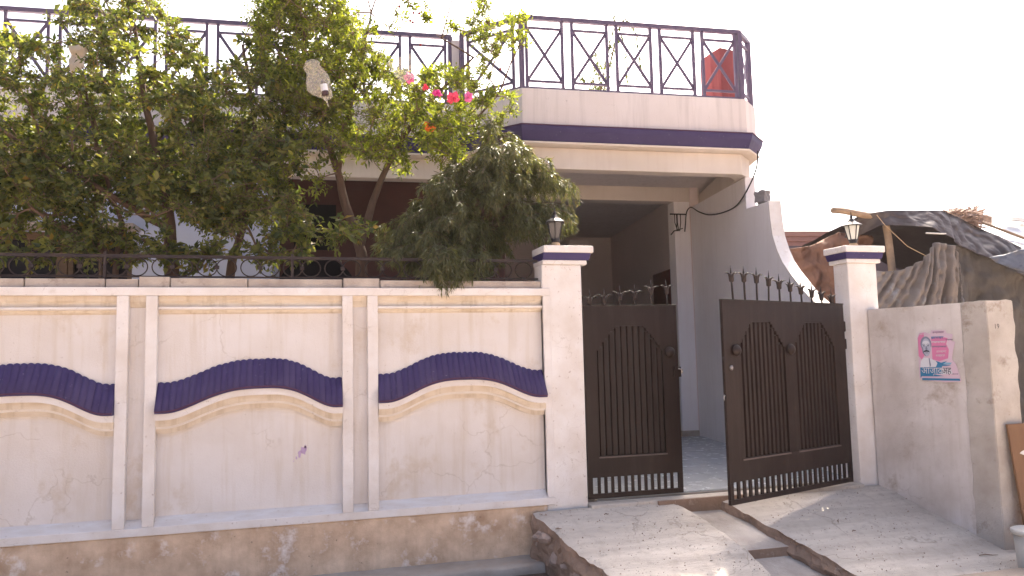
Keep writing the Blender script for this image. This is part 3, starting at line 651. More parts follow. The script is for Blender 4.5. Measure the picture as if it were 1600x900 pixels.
# cable
pts = [Vector(on_pl(x, y, sp_(3, 0, -k), (rn[0], rn[1], 0))) for x, y, k in [(1184, 236, -.12), (1182, 262, -.1), (1170, 292, .03), (1152, 320, .03), (1130, 332, .05), (1108, 335.5, .06), (1092, 331, .06), (1080, 324, .06)]]
pts += [Vector(on_y(x, y, yy)) for x, y, yy in [(1073, 331, 5.0), (1071, 350, 5.0), (1070, 362, 5.0)]]
cb = thing('service_cable', 'black service cable sagging from the balcony corner to the porch column', 'cable', tuple(pts[-1]))
sm = []
for i in range(len(pts) - 1):
    p0, p1, p2, p3 = pts[max(0, i - 1)], pts[i], pts[i + 1], pts[min(len(pts) - 1, i + 2)]
    for k in range(5):
        t = k / 5; sm.append(.5 * ((2 * p1) + (p2 - p0) * t + (2 * p0 - 5 * p1 + 4 * p2 - p3) * t * t + (3 * p1 - p0 - 3 * p2 + p3) * t ** 3))
sm.append(pts[-1])
MB().tube(sm, .011, 6).build('cable', BLK, cb, smooth=True)
br = MB(); a, c = Vector(on_y(1047, 334.5, 5.03)), Vector(on_y(1072, 335, 5.0)); br.bar(a, c, .03, .02); br.build('bracket', BLK, cb)
wi = MB()
for xa, xb in ((1054, 1059), (1058, 1060.5), (1063, 1062), (1057, 1057.5)):
    wi.tube([on_y(xa, 335, 5.0), on_y(xa + .5, 348, 5.0), on_y(xb, 361, 5.0)], .009, 5)
wi.tube([on_y(1060, 359, 5.0), on_y(1053, 361, 5.0), on_y(1048.5, 367, 5.0)], .011, 5)
wi.tube([on_y(1059, 359, 5.0), on_y(1067, 357, 5.0)], .008, 5)
wi.build('loose_wire', BLK, cb)

# ================================================================== ROOF RAILINGS (in house frame)
ch, sh_ = math.cos(HA), math.sin(HA)
def hw(u, v, z): return Vector((ch * u - sh_ * v, 2.812 + sh_ * u + ch * v, z))
def rail_run(root, A, B, npan, zb_, zt_, endposts):
    """A, B are (u, v) ends; npan crossed panels between"""
    A = Vector(A + (0,)); B = Vector(B + (0,)); d = (B - A); L = d.length; d = d / L
    P = lambda s_, z: hw(A.x + d.x * s_, A.y + d.y * s_, z)
    root_add = lambda name, m_: m_.build(name, RAIL, root)
    root_add('top_rail', MB().bar(P(-.02, zt_), P(L + .02, zt_), .06, .062)); root_add('bottom_rail', MB().bar(P(0, zb_), P(L, zb_), .045, .025))
    pitch = L / npan; g = pitch * .11
    for k in range(npan):
        a, c = k * pitch + g, (k + 1) * pitch - g
        for s_ in (a, c): root_add('baluster', MB().bar(P(s_, zb_ + .0125), P(s_, zt_ - .0275), .040))
        z0, z1 = zb_ + .10, zt_ - .15
        for z in (z0, z1): root_add('cross_rail', MB().bar(P(a + .013, z), P(c - .013, z), .032))
        root_add('brace', MB().bar(P(a + .01, z0 + .01), P(c - .01, z1 - .01), .012, .042))
        root_add('brace', MB().bar(P(a + .01, z1 - .01), P(c - .01, z0 + .01), .010, .046))
    for s_ in endposts: root_add('post', MB().bar(P(s_ * L, zb_ - .05), P(s_ * L, zt_), .066))
ZR0, ZR1 = 5.30, 6.335
ra = thing('balcony_railing', 'purple iron railing with crossed panels round the balcony above the porch', 'railing', tuple(hw(4.8, .06, 5.275)))
rail_run(ra, (3.07, .06), (6.47, .06), 5, ZR0, ZR1, (0, 1)); rail_run(ra, (2.32, .80), (3.05, .075), 1, ZR0, ZR1, (0,))
rail_run(ra, (6.49, .075), (6.80, .385), 1, ZR0, ZR1, (1,))
rb = thing('roof_railing', 'purple iron railing along the main roof behind the garden trees', 'railing', tuple(hw(-2, .91, 5.275)))
rail_run(rb, (-9.4, .91), (2.16, .91), 17, ZR0, ZR1, (0, 1))

# red block and plant on the roof
o = MB()
o.prism([(-.18, -.28), (.30, -.20), (.30, .3), (-.30, .3), (-.30, -.10)], 0, 1.0)
for i, v in enumerate(o.v):
    if v[2] > .5: o.v[i] = (v[0], v[1], v[2] + .14 + (-.05 if v[0] < -.25 else 0))
ro = o.build('red_block', REDP, bev=.01); ro.location = hw(6.62, .95, 5.1); ro.scale = (.78, .78, 1.12); ro.rotation_euler = (0, 0, HA + .1)
tag(ro, 'red painted block with a cut corner standing on the roof behind the balcony railing', 'block')

# ================================================================== FOLIAGE TOOLS
def leaves_mesh(name, pos, dirs, length, width, m, needle=False):
    n = len(pos); dirs = dirs / (np.linalg.norm(dirs, axis=1, keepdims=True) + 1e-9)
    rv = RNG.normal(size=(n, 3)); rv[:, 2] += .9
    side = np.cross(dirs, rv); side /= (np.linalg.norm(side, axis=1, keepdims=True) + 1e-9)
    up = np.cross(side, dirs); l = length[:, None]; w_ = width[:, None]
    base = pos; mid = pos + dirs * l * .5 - up * l * .06; tip = pos + dirs * l - up * l * .12
    if needle:
        V = np.stack([base, mid + side * w_, tip, mid - side * w_], 1).reshape(-1, 3)
        Fc = (np.arange(n)[:, None, None] * 4 + np.array([[0, 1, 2], [0, 2, 3]])[None]).reshape(-1, 3)
    else:
        lft = pos + dirs * l * .45 + side * w_ + up * l * .10; rgt = pos + dirs * l * .45 - side * w_ + up * l * .10
        V = np.stack([base, lft, rgt, tip, mid], 1).reshape(-1, 3)
        Fc = (np.arange(n)[:, None, None] * 5 + np.array([[0, 4, 1], [0, 2, 4], [1, 4, 3], [4, 2, 3]])[None]).reshape(-1, 3)
    me = bpy.data.meshes.new(name); me.vertices.add(len(V)); me.vertices.foreach_set('co', V.astype(np.float32).ravel())
    me.loops.add(Fc.size); me.loops.foreach_set('vertex_index', Fc.astype(np.int32).ravel())
    me.polygons.add(len(Fc)); me.polygons.foreach_set('loop_start', np.arange(0, Fc.size, 3, dtype=np.int32)); me.polygons.foreach_set('loop_total', np.full(len(Fc), 3, np.int32))
    me.materials.append(m); me.update(); me.validate(); return me
def inside(poly, x, y):
    c = False; j = len(poly) - 1
    for i in range(len(poly)):
        if (poly[i][1] > y) != (poly[j][1] > y) and x < (poly[j][0] - poly[i][0]) * (y - poly[i][1]) / (poly[j][1] - poly[i][1] + 1e-12) + poly[i][0]: c = not c
        j = i
    return c
def sample_poly(poly, n, y0, y1, gap=0.0, gs=60.0, seed=0):
    xs = [p[0] for p in poly]; ys = [p[1] for p in poly]; out = []; tries = 0
    while len(out) < n and tries < n * 60:
        tries += 1; x = random.uniform(min(xs), max(xs)); y = random.uniform(min(ys), max(ys))
        if not inside(poly, x, y): continue
        if gap and mnoise.noise(Vector((x / gs, y / gs, seed))) < gap - .55 and random.random() < .88: continue
        yy = random.uniform(y0, y1); out.append(Vector(on_y(x, y, yy)))
    return out
def grow(skel, centers):
    """skel: list of (polyline, start radius, end radius). returns nodes, parents (skeleton first)"""
    nodes = []; par = []
    for pl, r0, r1 in skel:
        for i, p in enumerate(pl): nodes.append(Vector(p)); par.append(-1 if i == 0 else len(nodes) - 2)
    ns = len(nodes)
    arr = np.array([list(n) for n in nodes])
    cs = np.array([list(c) for c in centers]); d0 = np.sqrt(((cs[:, None] - arr[None]) ** 2).sum(2)).min(1)
    for i in np.argsort(d0):
        c = cs[i]; dd = np.sqrt(((arr - c) ** 2).sum(1)) + .35 * np.maximum(0, arr[:, 2] - c[2]); j = int(dd.argmin())
        nodes.append(Vector(c)); par.append(j); arr = np.vstack([arr, c])
    return nodes, par, ns
def make_tree(name, label, cat, base, skel, clusters, leafm, L, W, twigs, per, spread, droop=.1, group=None, crown_name='crown', needle=False, twig_r=.006, min_branch=0.0):
    t = thing(name, label, cat, tuple(base), group=group)
    tr = MB()
    for pl, r0, r1 in skel:
        n = len(pl); pts = []; 
        for i in range(n - 1):
            p0, p1, p2, p3 = [Vector(pl[max(0, min(n - 1, i + k))]) for k in (-1, 0, 1, 2)]
            for k in range(4):
                q = k / 4; pts.append(.5 * ((2 * p1) + (p2 - p0) * q + (2 * p0 - 5 * p1 + 4 * p2 - p3) * q * q + (3 * p1 - p0 - 3 * p2 + p3) * q ** 3))
        pts.append(Vector(pl[-1])); m_ = len(pts)
        pts = [p + Vector((.012 * mnz(p, 6), .012 * mnz(p + Vector((3, 3, 3)), 6), 0)) for p in pts]
        tr.tube(pts, [r0 + (r1 - r0) * i / (m_ - 1) for i in range(m_)], 9)
    tr.build('trunk', BARK, t, smooth=True)
    nodes, par, ns = grow(skel, clusters)
    cnt = [1] * len(nodes)
    for i in range(len(nodes) - 1, ns - 1, -1):
        if par[i] >= 0: cnt[par[i]] += cnt[i]
    bmz = MB()
    for i in range(ns, len(nodes)):
        a = nodes[par[i]]; c = nodes[i]; dl = (c - a).length
        r0 = twig_r * .7 * cnt[i] ** .36; r1 = twig_r * .55 * max(1, cnt[i] - 1) ** .34
        mid = (a + c) / 2 + Vector((random.uniform(-.1, .1), random.uniform(-.1, .1), random.uniform(-.04, .1))) * dl
        bmz.tube([a, mid, c], [r0, (r0 + r1) / 2, r1], 4, cap=False)
    P = []; D = []; Q = []
    for i in range(ns, len(nodes)):
        cf = random.choice((.65, .8, .95, 1.1, 1.3, 1.5)); tw = max(3, int(twigs * random.uniform(.45, 1.5) / cf))
        c = nodes[i]; out = (c - nodes[par[i]]); out = out.normalized() if out.length > 1e-6 else Vector((0, 0, 1))
        for k in range(tw):
            d = Vector((random.gauss(0, 1), random.gauss(0, 1), random.gauss(0, .8))).normalized() * .85 + out * .5 + Vector((0, 0, .25)); d.normalize()
            ln = spread * random.uniform(.55, 1.25); e = c + d * ln + Vector((0, 0, -droop * ln))
            bmz.tube([c, (c + e) / 2 + Vector((0, 0, .04 * ln)), e], [.0035, .003, .0015], 3, cap=False)
            for q in range(per):
                f_ = (q + .6) / per; p = c + (e - c) * f_
                az = q * 2.4 + random.random(); sd = d.orthogonal().normalized(); sd2 = d.cross(sd)
                ld = d * .55 + (sd * math.cos(az) + sd2 * math.sin(az)) * .8 + Vector((0, 0, -droop))
                P.append(p); D.append(ld); Q.append(cf)
    bmz.build('branches', TWIG if not needle else BARK, t, kind='stuff', smooth=True)
    P = np.array([list(p) for p in P]); D = np.array([list(p) for p in D]); n = len(P)
    Q = np.array(Q); Ls = L * Q * RNG.uniform(.5, 1.35, n); Ws = W * Q * RNG.uniform(.7, 1.25, n)
    link(crown_name, leaves_mesh(crown_name, P, D, Ls, Ws, leafm), t, kind='stuff')
    return t
LEAF1 = leafmat('broad leaf', [(0, (.042, .060, .024)), (.4, (.088, .104, .033)), (.75, (.15, .16, .046)), (.97, (.20, .19, .06)), (1, (.26, .16, .04))], .5)
LEAF2 = leafmat('bright leaf', [(0, (.062, .078, .022)), (.4, (.12, .142, .028)), (.8, (.19, .21, .035)), (1, (.27, .27, .05))], .55)
LEAFT = leafmat('feathery cypress', [(0, (.054, .060, .030)), (.5, (.098, .102, .046)), (.85, (.15, .146, .066)), (1, (.17, .12, .075))], .36)
LEAFN = leafmat('young leaf', [(0, (.06, .085, .03)), (.5, (.09, .12, .04)), (1, (.14, .15, .06))], .4)
def pl(pts): return [Vector(on_y(*p)) for p in pts]

# tree 1: broad leaved tree at the left
sk = [(pl([(270, 640, .9), (268, 440, .9), (266, 370, .92), (258, 300, .95), (240, 220, 1.0), (222, 130, 1.05), (210, 40, 1.1)]), .085, .018),
      (pl([(262, 355, .92), (232, 340, .85), (190, 315, .78), (140, 285, .75), (80, 250, .7), (20, 215, .7)]), .045, .012),
      (pl([(350, 640, 1.1), (358, 440, 1.1), (372, 380, 1.1), (392, 310, 1.12), (400, 230, 1.15), (392, 150, 1.2), (380, 70, 1.25)]), .055, .015),
      (pl([(180, 520, .8), (180, 440, .8), (182, 395, .8), (190, 350, .85), (172, 300, .9), (150, 220, .95), (130, 120, 1.0)]), .035, .012),
      (pl([(80, 345, .6), (50, 325, .6), (30, 300, .6)]), .018, .01),
      (pl([(180, 400, .8), (130, 370, .75), (80, 345, .6)]), .028, .018)]
polyA = [(-160, -140), (-150, 330), (0, 330), (110, 325), (250, 318), (330, 350), (430, 330), (455, 260), (440, 120), (430, -20), (330, 30), (240, 15), (200, -60), (120, -20), (60, 60), (-40, 20)]
polyA = [(-170, 30), (-170, 300), (0, 305), (60, 325), (150, 305), (250, 325), (330, 355), (430, 345), (465, 270), (445, 120), (410, 90), (330, 95), (290, 60), (255, 20), (235, -60), (150, -60), (100, 25), (50, 60), (10, 55)]
cl = sample_poly(polyA, 860, .3, 1.9, gap=.30, gs=42, seed=1)
cl += sample_poly([(0, 330), (110, 320), (190, 350), (250, 380), (230, 410), (120, 395), (30, 375)], 26, .5, .9, gap=.4, gs=30, seed=2)
cl += sample_poly([(330, 330), (440, 320), (545, 330), (600, 365), (612, 395), (540, 372), (470, 400), (430, 415), (330, 400)], 42, .3, .8, gap=.35, gs=40, seed=3)
cl += sample_poly([(180, 370), (330, 380), (330, 425), (230, 420)], 10, .4, .8, seed=5)
cl += sample_poly([(380, 60), (470, 70), (560, 130), (540, 230), (470, 270), (420, 260), (390, 150)], 80, .6, 1.9, gap=.25, gs=40, seed=6)
cl += sample_poly([(-120, 200), (60, 190), (200, 215), (330, 240), (450, 270), (440, 330), (300, 330), (140, 300), (0, 300), (-120, 310)], 210, .3, 1.7, gap=.2, gs=36, seed=7)
cl += sample_poly([(-60, 270), (180, 285), (330, 300), (470, 300), (470, 345), (400, 350), (300, 355), (200, 335), (60, 340), (-60, 330)], 95, .35, 1.5, gap=.3, gs=30, seed=8)
cl += sample_poly([(-40, 345), (110, 340), (185, 350), (210, 395), (110, 420), (20, 410), (-40, 400)], 30, .4, 1.0, gap=.35, gs=26, seed=9)
cl += sample_poly([(240, 370), (340, 360), (440, 360), (440, 400), (330, 410), (250, 400)], 8, .4, 1.0, gap=.4, gs=26, seed=10)
make_tree('broadleaf_tree', 'dense broad leaved tree behind the left part of the garden wall', 'tree', (on_y(268, 640, .9)[0], .9, 0.02), sk, cl, LEAF1, .062, .0165, 7, 8, .155, droop=.25)
# tree 2: bright small leaved tree in the middle
sk = [(pl([(572, 640, 1.2), (565, 430, 1.2), (562, 385, 1.2), (540, 320, 1.2), (528, 270, 1.2), (505, 200, 1.15), (482, 120, 1.1), (470, 30, 1.05)]), .075, .016),
      (pl([(563, 385, 1.2), (578, 330, 1.25), (600, 270, 1.3), (640, 200, 1.3), (690, 140, 1.3), (740, 90, 1.25)]), .05, .012),
      (pl([(528, 270, 1.2), (545, 180, 1.3), (565, 90, 1.35), (580, 20, 1.4)]), .03, .01),
      (pl([(650, 190, 1.3), (720, 200, 1.2), (775, 150, 1.1), (800, 95, 1.05), (825, 45, 1.0)]), .018, .006),
      (pl([(580, 20, 1.4), (600, -40, 1.4)]), .01, .006), (pl([(690, 60, 1.3), (715, -30, 1.3)]), .010, .005), (pl([(740, 90, 1.25), (690, 60, 1.3)]), .012, .008)]
polyB = [(395, -120), (400, 60), (440, 140), (465, 205), (500, 232), (560, 238), (640, 268), (700, 262), (745, 215), (760, 160), (735, 120), (690, 110), (640, 130), (600, 90), (560, 70), (520, -40), (480, -130)]
cl2 = sample_poly(polyB, 720, .4, 1.9, gap=.28, gs=45, seed=11)
cl2 += sample_poly([(520, -60), (760, -80), (800, 10), (770, 60), (700, 50), (620, 45), (560, 60)], 60, .7, 1.7, gap=.5, gs=35, seed=12)
cl2 += sample_poly([(740, 60), (800, 20), (838, 30), (835, 60), (808, 110), (800, 170), (770, 215), (740, 200)], 34, .7, 1.4, gap=.4, gs=30, seed=13)
cl2 += sample_poly([(440, 240), (520, 250), (540, 275), (480, 300), (430, 320)], 10, .5, 1.2, gap=.4, gs=30, seed=14)
make_tree('flowering_tree', 'bright small leaved tree hung with bags and paper flowers in the middle of the garden', 'tree', (on_y(572, 640, 1.2)[0], 1.2, 0.02), sk, cl2, LEAF2, .052, .0115, 7, 9, .14, droop=.1)

# drooping cypress bush over the wall
cy = thing('cypress_bush', 'drooping grey green cypress bush hanging over the wall beside the left gate pillar', 'bush', (on_y(740, 640, .9)[0], .9, .02))
skc = pl([(745, 640, .95), (748, 470, .95), (752, 380, .95), (760, 300, .95), (765, 230, .95), (760, 190, .95)])
MB().tube(skc, [.06, .055, .045, .035, .02, .008], 8).build('trunk', BARK, cy, smooth=True)
polyC = [(735, 195), (775, 188), (830, 232), (872, 258), (905, 290), (900, 335), (880, 380), (850, 385), (800, 390), (760, 400), (735, 435), (715, 440), (690, 435), (660, 420), (625, 400), (585, 382), (600, 345), (650, 300), (690, 262), (730, 240)]
sprays = sample_poly(polyC, 250, .2, 1.35, gap=.36, gs=30, seed=21) + sample_poly([(665, 385), (735, 385), (722, 425), (690, 432), (668, 415)], 34, -.06, .08, seed=22) + sample_poly([(590, 350), (660, 350), (760, 395), (735, 438), (690, 430), (620, 405)], 40, .1, .6, gap=.3, gs=26, seed=23)
P = []; D = []; bb = MB()
axis = [Vector(p) for p in skc]
for c in sprays:
    a = min(axis, key=lambda q: (q - c).length + .5 * max(0, q.z - c.z + .35)); L_ = (c - a).length
    ctrl = (a + c) / 2 + Vector((0, 0, .10 + .30 * L_)); bez = lambda t: a * (1 - t) ** 2 + ctrl * (2 * t * (1 - t)) + c * t * t
    bb.tube([bez(t / 6) for t in range(7)], [.010 - .0013 * t for t in range(7)], 4, cap=False)
    side = Vector((c.y - a.y, a.x - c.x, 0)); side = side.normalized() if side.length > .01 else Vector((1, 0, 0))
    ns_ = int(9 + 12 * L_)
    for s_ in range(ns_):
        t = random.uniform(.35, 1.02); p = bez(t); tg = (bez(t + .03) - p).normalized()
        d = (tg * .7 + side * random.gauss(0, .6) + Vector((0, random.gauss(0, .35), random.uniform(-.6, .35)))).normalized()
        ln = random.uniform(.09, .26) * (1.15 - .3 * t); steps = 8
        for k in range(steps):
            d = (d + Vector((0, 0, -.22))).normalized(); p = p + d * ln / steps
            for q in range(3):
                P.append(p.copy()); D.append(d + Vector((random.gauss(0, .42), random.gauss(0, .42), random.gauss(0, .3) - .05)))
bb.build('branches', BARK, cy, kind='stuff')
P = np.array([list(p) for p in P]); D = np.array([list(p) for p in D]); n = len(P)
link('foliage', leaves_mesh('foliage', P, D, RNG.uniform(.05, .10, n), RNG.uniform(.0035, .0065, n), LEAFT, needle=True), cy, kind='stuff')

# plant on the roof
pb = hw(4.35, 1.2, 4.8)
rp = thing('roof_plant', 'thin drooping potted plant on the roof behind the balcony railing', 'plant', tuple(pb))
MB().lathe([(.10, 0), (.14, .26), (.16, .28), (.15, .3), (.13, .3)], tuple(pb), 14).build('pot', TERRA, rp)
YP = float(pb.y)
stems = [[(938, 150), (945, 100), (955, 60), (961, 20)], [(942, 150), (958, 80), (966, 45), (975, 28), (990, 40), (998, 75), (1002, 115)], [(940, 150), (935, 110), (930, 80)], [(941, 150), (960, 70), (970, 50), (978, 80), (980, 125)], [(938, 150), (925, 125), (905, 118)]]
sm_ = MB(); P = []; D = []
for s_ in stems:
    pts = [Vector(on_y(x, y, YP + random.uniform(-.1, .1))) for x, y in s_]
    sm_.tube([Vector(pb) + Vector((0, 0, .2))] + pts, [.012] + [.010 - .007 * i / len(pts) for i in range(len(pts))], 5)
    for i in range(1, len(pts)):
        for k in range(16 if i > 1 else 8):
            p = pts[i - 1].lerp(pts[i], random.random()); P.append(p); D.append(Vector((random.gauss(0, .3), random.gauss(0, .3), -1)))
for k in range(120):
    P.append(Vector(on_y(random.uniform(922, 952), random.uniform(98, 145), YP + random.uniform(-.2, .2)))); D.append(Vector((random.gauss(0, 1), random.gauss(0, 1), random.gauss(0, 1))))
sm_.build('stem', TWIG, rp)
P = np.array([list(p) for p in P]); D = np.array([list(p) for p in D]); n = len(P)
link('foliage', leaves_mesh('foliage', P, D, RNG.uniform(.07, .15, n), RNG.uniform(.008, .014, n), LEAFN), rp, kind='stuff')

# ================================================================== THINGS HANGING IN THE TREES
def flower(c, r, m, label, seed):
    random.seed(seed); t = thing('paper_flower', label, 'flower', tuple(c), group='paper flowers strung in the tree')
    mb = MB()
    for ring_, (n_, rr_, dz) in enumerate(((7, r * 1.15, -.2), (6, r * .8, .15), (4, r * .45, .5))):
        for k in range(n_):
            a = 2 * math.pi * k / n_ + ring_ * .3 + random.uniform(-.35, .35); rr_ *= random.uniform(.72, 1.22) if k % 2 else 1 / max(.8, min(1.2, rr_ / r)) ** .2; ca, sa = math.cos(a), math.sin(a)
            tip = Vector((ca * rr_, -r * (.25 + dz) + random.uniform(-.035, .03), sa * rr_)); m1 = tip * .6 + Vector((random.uniform(-.01, .01), random.uniform(-.025, .015), random.uniform(-.01, .01)))
            pr_ = Vector((-sa, 0, ca)) * rr_ * .42
            mb.add([c, c + m1 - pr_, c + tip, c + m1 + pr_ + Vector((0, .012, 0)), c + m1 + Vector((0, -.014, 0))], [(0, 1, 4), (1, 2, 4), (2, 3, 4), (3, 0, 4)])
    mb.build('petals', m, t); MB().tube([c + Vector((0, .01, 0)), c + Vector((0, .05, .02))], .006, 5).build('stalk', BLK, t)
    return t
PINK = flat('hot pink paper', (.72, .045, .30)); PINK2 = flat('pale pink paper', (.78, .16, .42)); CORAL = flat('coral pink paper', (.80, .075, .16)); ORNG = flat('orange paper', (.85, .20, .03))
for i, (x, y, r_, m, lb) in enumerate([(640, 121, .058, PINK2, 'pink striped paper flower beside the plastic sheet in the tree'), (664, 137, .046, CORAL, 'small coral pink paper flower second from the left of the string'), (682, 146, .062, PINK, 'bright magenta paper flower in the middle of the string'),
        (708, 155, .070, CORAL, 'large coral pink paper flower near the right end of the string'), (731, 153, .055, PINK2, 'pale pink paper flower at the right end of the string')]):
    flower(Vector(on_y(x, y, .46)), r_, m, lb, 30 + i)
flower(Vector(on_y(671, 197, .55)), .075, ORNG, 'orange paper flower low in the bright tree above the cypress bush', 44)
random.seed(99)
# plastic bag with a bottle
bgc = [(486, 94, .05), (489, 103, .10), (494, 118, .115), (500, 133, .11), (507, 147, .085), (512, 156, .03)]
bt = thing('plastic_bag', 'clear plastic bag with a small bottle hanging in the middle tree', 'bag', tuple(on_y(500, 125, .3)))
mb = MB(); bq = [tuple(np.interp(t, np.linspace(0, 1, 6), [q_[k] for q_ in bgc]) for k in range(3)) for t in np.linspace(0, 1, 22)]; cs = [Vector(on_y(x, y, .3)) for x, y, r_ in bq]; mb.tube(cs, [r_ * .9 for _, _, r_ in bq], 28)
for i, v in enumerate(mb.v):
    p = Vector(v); k = .055 * mnz(p, 7) + .028 * mnz(p, 15) + .006 * mnz(p, 30); mb.v[i] = (p.x + k, .3 + (p.y - .3) * .55 + k * .6, p.z + k * .5)
mb.build('bag', PLAST, bt, smooth=True)
MB().tube([on_y(508, 152, .28), on_y(514, 168, .28)], [.012, .004], 5).build('knot', PLAST, bt)
bo = thing('bottle', 'small dark bottle with a white label inside the hanging plastic bag', 'bottle', tuple(on_y(507, 140, .28)))
ax = (Vector(on_y(504, 124, .28)), Vector(on_y(509, 150, .28)))
LBL = flat('white bottle label', (.65, .66, .70)); DBOT = flat('brown bottle glass', (.06, .03, .025), .2); BCAP = flat('navy bottle cap', (.03, .025, .06))
q = lambda t: ax[0].lerp(ax[1], t)
MB().tube([q(0), q(.08), q(.20)], [.014, .016, .024], 12).build('cap', BCAP, bo, smooth=True); MB().tube([q(.2), q(.30), q(.32)], [.024, .035, .036], 12).build('shoulder', DBOT, bo, smooth=True)
MB().tube([q(.32), q(.72)], .037, 14).build('label_band', LBL, bo); MB().tube([q(.72), q(.97), q(1)], [.036, .036, .025], 14).build('body', DBOT, bo)
def sheet(name, m, uv, nu, nv, amp, ns, parent=None, thick=.006, seed=0, fold=None):
    """uv(u,v) -> (px, py, y) patch boundary in real depth; wrinkled by noise; given thickness"""
    mb = MB()
    def fn(u, v):
        x, y, d = uv(u, v); p = Vector(on_y(x, y, d)); k = amp * (mnz(p + Vector((seed, 0, 0)), ns) + .5 * mnz(p + Vector((0, seed, 0)), ns * 2.3) + .55 * (.5 - abs(mnz(Vector((p.x + .4 * p.z, 0, p.z - .6 * p.x)) + Vector((seed, 1, 0)), ns * 1.9)) * 2.2) + .22 * (.5 - abs(mnz(p + Vector((2, seed, 0)), ns * 5)) * 2))
        if fold: k += fold(u, v)
        return (p.x + k * .3, p.y + k, p.z + k * .15)
    mb.grid(fn, nu, nv); o = mb.build(name, m, parent, smooth=True)
    s_ = o.modifiers.new('solid', 'SOLIDIFY'); s_.thickness = thick
    return o
def quad(pts):
    def f_(u, v):
        a, b_, c, d = [np.array(p, float) for p in pts]; return tuple((a * (1 - u) + b_ * u) * (1 - v) + (d * (1 - u) + c * u) * v)
    return f_
o = sheet('plastic_sheet', PLAST, quad([(604, 98, .5), (640, 84, .45), (656, 118, .4), (628, 132, .4)]), 14, 12, .05, 14, thick=.002, seed=3)
tag(o, 'crumpled clear plastic sheet caught in the tree beside the pink flowers', 'plastic sheet')
o = sheet('cloth_rag', flat('faded beige cloth', (.55, .46, .36)), quad([(108, 72, .9), (140, 66, .9), (132, 108, .85), (108, 118, .85)]), 12, 12, .05, 9, thick=.004, seed=8)
tag(o, 'faded beige rag hanging in the upper left of the broad leaved tree', 'cloth')
FR = flat('dark red fruit', (.25, .03, .05), .35)
FL = ['left one of the topmost pair', 'right one of the topmost pair', 'left one of the second pair', 'right one of the second pair', 'left one of the third pair', 'right one of the third pair', 'lone below the three pairs', 'leftmost near the frame top', 'on the twig by the balcony railing']
for fi, (x, y) in enumerate([(641, 10), (654, 10), (646, 20), (655, 21), (641, 32), (645, 35), (657, 70), (624, 10), (782, 108)]):
    c = Vector(on_y(x, y, 1.0)); f_ = MB().lathe([(.002, -.016), (.012, -.012), (.017, 0), (.012, .012), (.004, .017)], tuple(c), 8).build('fruit', FR, smooth=True)
    tag(f_, 'small dark red fruit in the bright tree, ' + FL[fi], 'fruit', 'red fruits in the tree')

# ================================================================== RIGHT BOUNDARY WALL
bw = thing('boundary_wall', 'low grey plastered boundary wall with a broken end pier right of the gate', 'wall', (6.6, -.7, -.3))
def rough(name, m, poly, z0, z1, parent, amp=.012, cut=.07):
    bm = bmesh.new(); n = len(poly)
    vb = [bm.verts.new((p[0], p[1], z0)) for p in poly]; vt = [bm.verts.new((p[0], p[1], z1)) for p in poly]
    bm.faces.new(vb[::-1]); bm.faces.new(vt)
    for i in range(n): bm.faces.new((vb[i], vb[(i + 1) % n], vt[(i + 1) % n], vt[i]))
    bmesh.ops.recalc_face_normals(bm, faces=bm.faces)
    bmesh.ops.bevel(bm, geom=[e for e in bm.edges if e.calc_face_angle(0) > .6], offset=.007, segments=2, affect='EDGES')
    for _ in range(6):
        es = [e for e in bm.edges if e.calc_length() > cut * 1.6]
        if not es: break
        bmesh.ops.subdivide_edges(bm, edges=es, cuts=1, use_grid_fill=True)
    bm.normal_update()
    nv = {v: v.normal.copy() for v in bm.verts}
    for v, no in nv.items(): v.co += no * amp * (mnoise.noise(v.co * 5) + .7 * mnoise.noise(v.co * 13) + .5 * mnoise.noise(v.co * 29))
    bmesh.ops.triangulate(bm, faces=[f for f in bm.faces if len(f.verts) > 4])
    me = bpy.data.meshes.new(name); bm.to_mesh(me); bm.free(); me.materials.append(m)
    me.polygons.foreach_set('use_smooth', [True] * len(me.polygons)); me.set_sharp_from_angle(angle=R(32)); return link(name, me, parent)
A = Vector((6.378, -.02)); dB = Vector((.195, -.981)); nB = Vector((-.981, -.195))
wp = lambda s_, off=0.0: (A.x + dB.x * s_ + nB.x * off, A.y + dB.y * s_ + nB.y * off)
rough('wall_body', BWALL, [wp(0), wp(1.12), wp(1.12, -.30), wp(0, -.30)], -.75, 1.94, bw, .004)
rough('end_pier', BEND, [wp(1.115, .012), wp(1.385, .010), (wp(1.385)[0] + .335, wp(1.385)[1] + .0), wp(1.12, -.33)], -.75, 1.945, bw, .014)
# number painted on the pier
def textmesh(txt, size, name, m, parent, mtx):
    cu = bpy.data.curves.new(name, 'FONT'); cu.body = txt; cu.size = size; cu.resolution_u = 3; cu.extrude = .0
    ob = bpy.data.objects.new(name, cu); COL.objects.link(ob)
    bpy.context.view_layer.update(); dg = bpy.context.evaluated_depsgraph_get()
    me = bpy.data.meshes.new_from_object(ob.evaluated_get(dg)); bpy.data.objects.remove(ob); bpy.data.curves.remove(cu)
    me.materials.clear(); me.materials.append(m); me.transform(mtx); return link(name, me, parent)
INK = flat('black marker ink', (.05, .045, .05))
mt = Matrix.Translation((6.70, wp(1.385)[1] - .018, 1.66)) @ Matrix.Rotation(R(90), 4, 'X')
textmesh('19', .07, 'painted_number', INK, bw, mt)
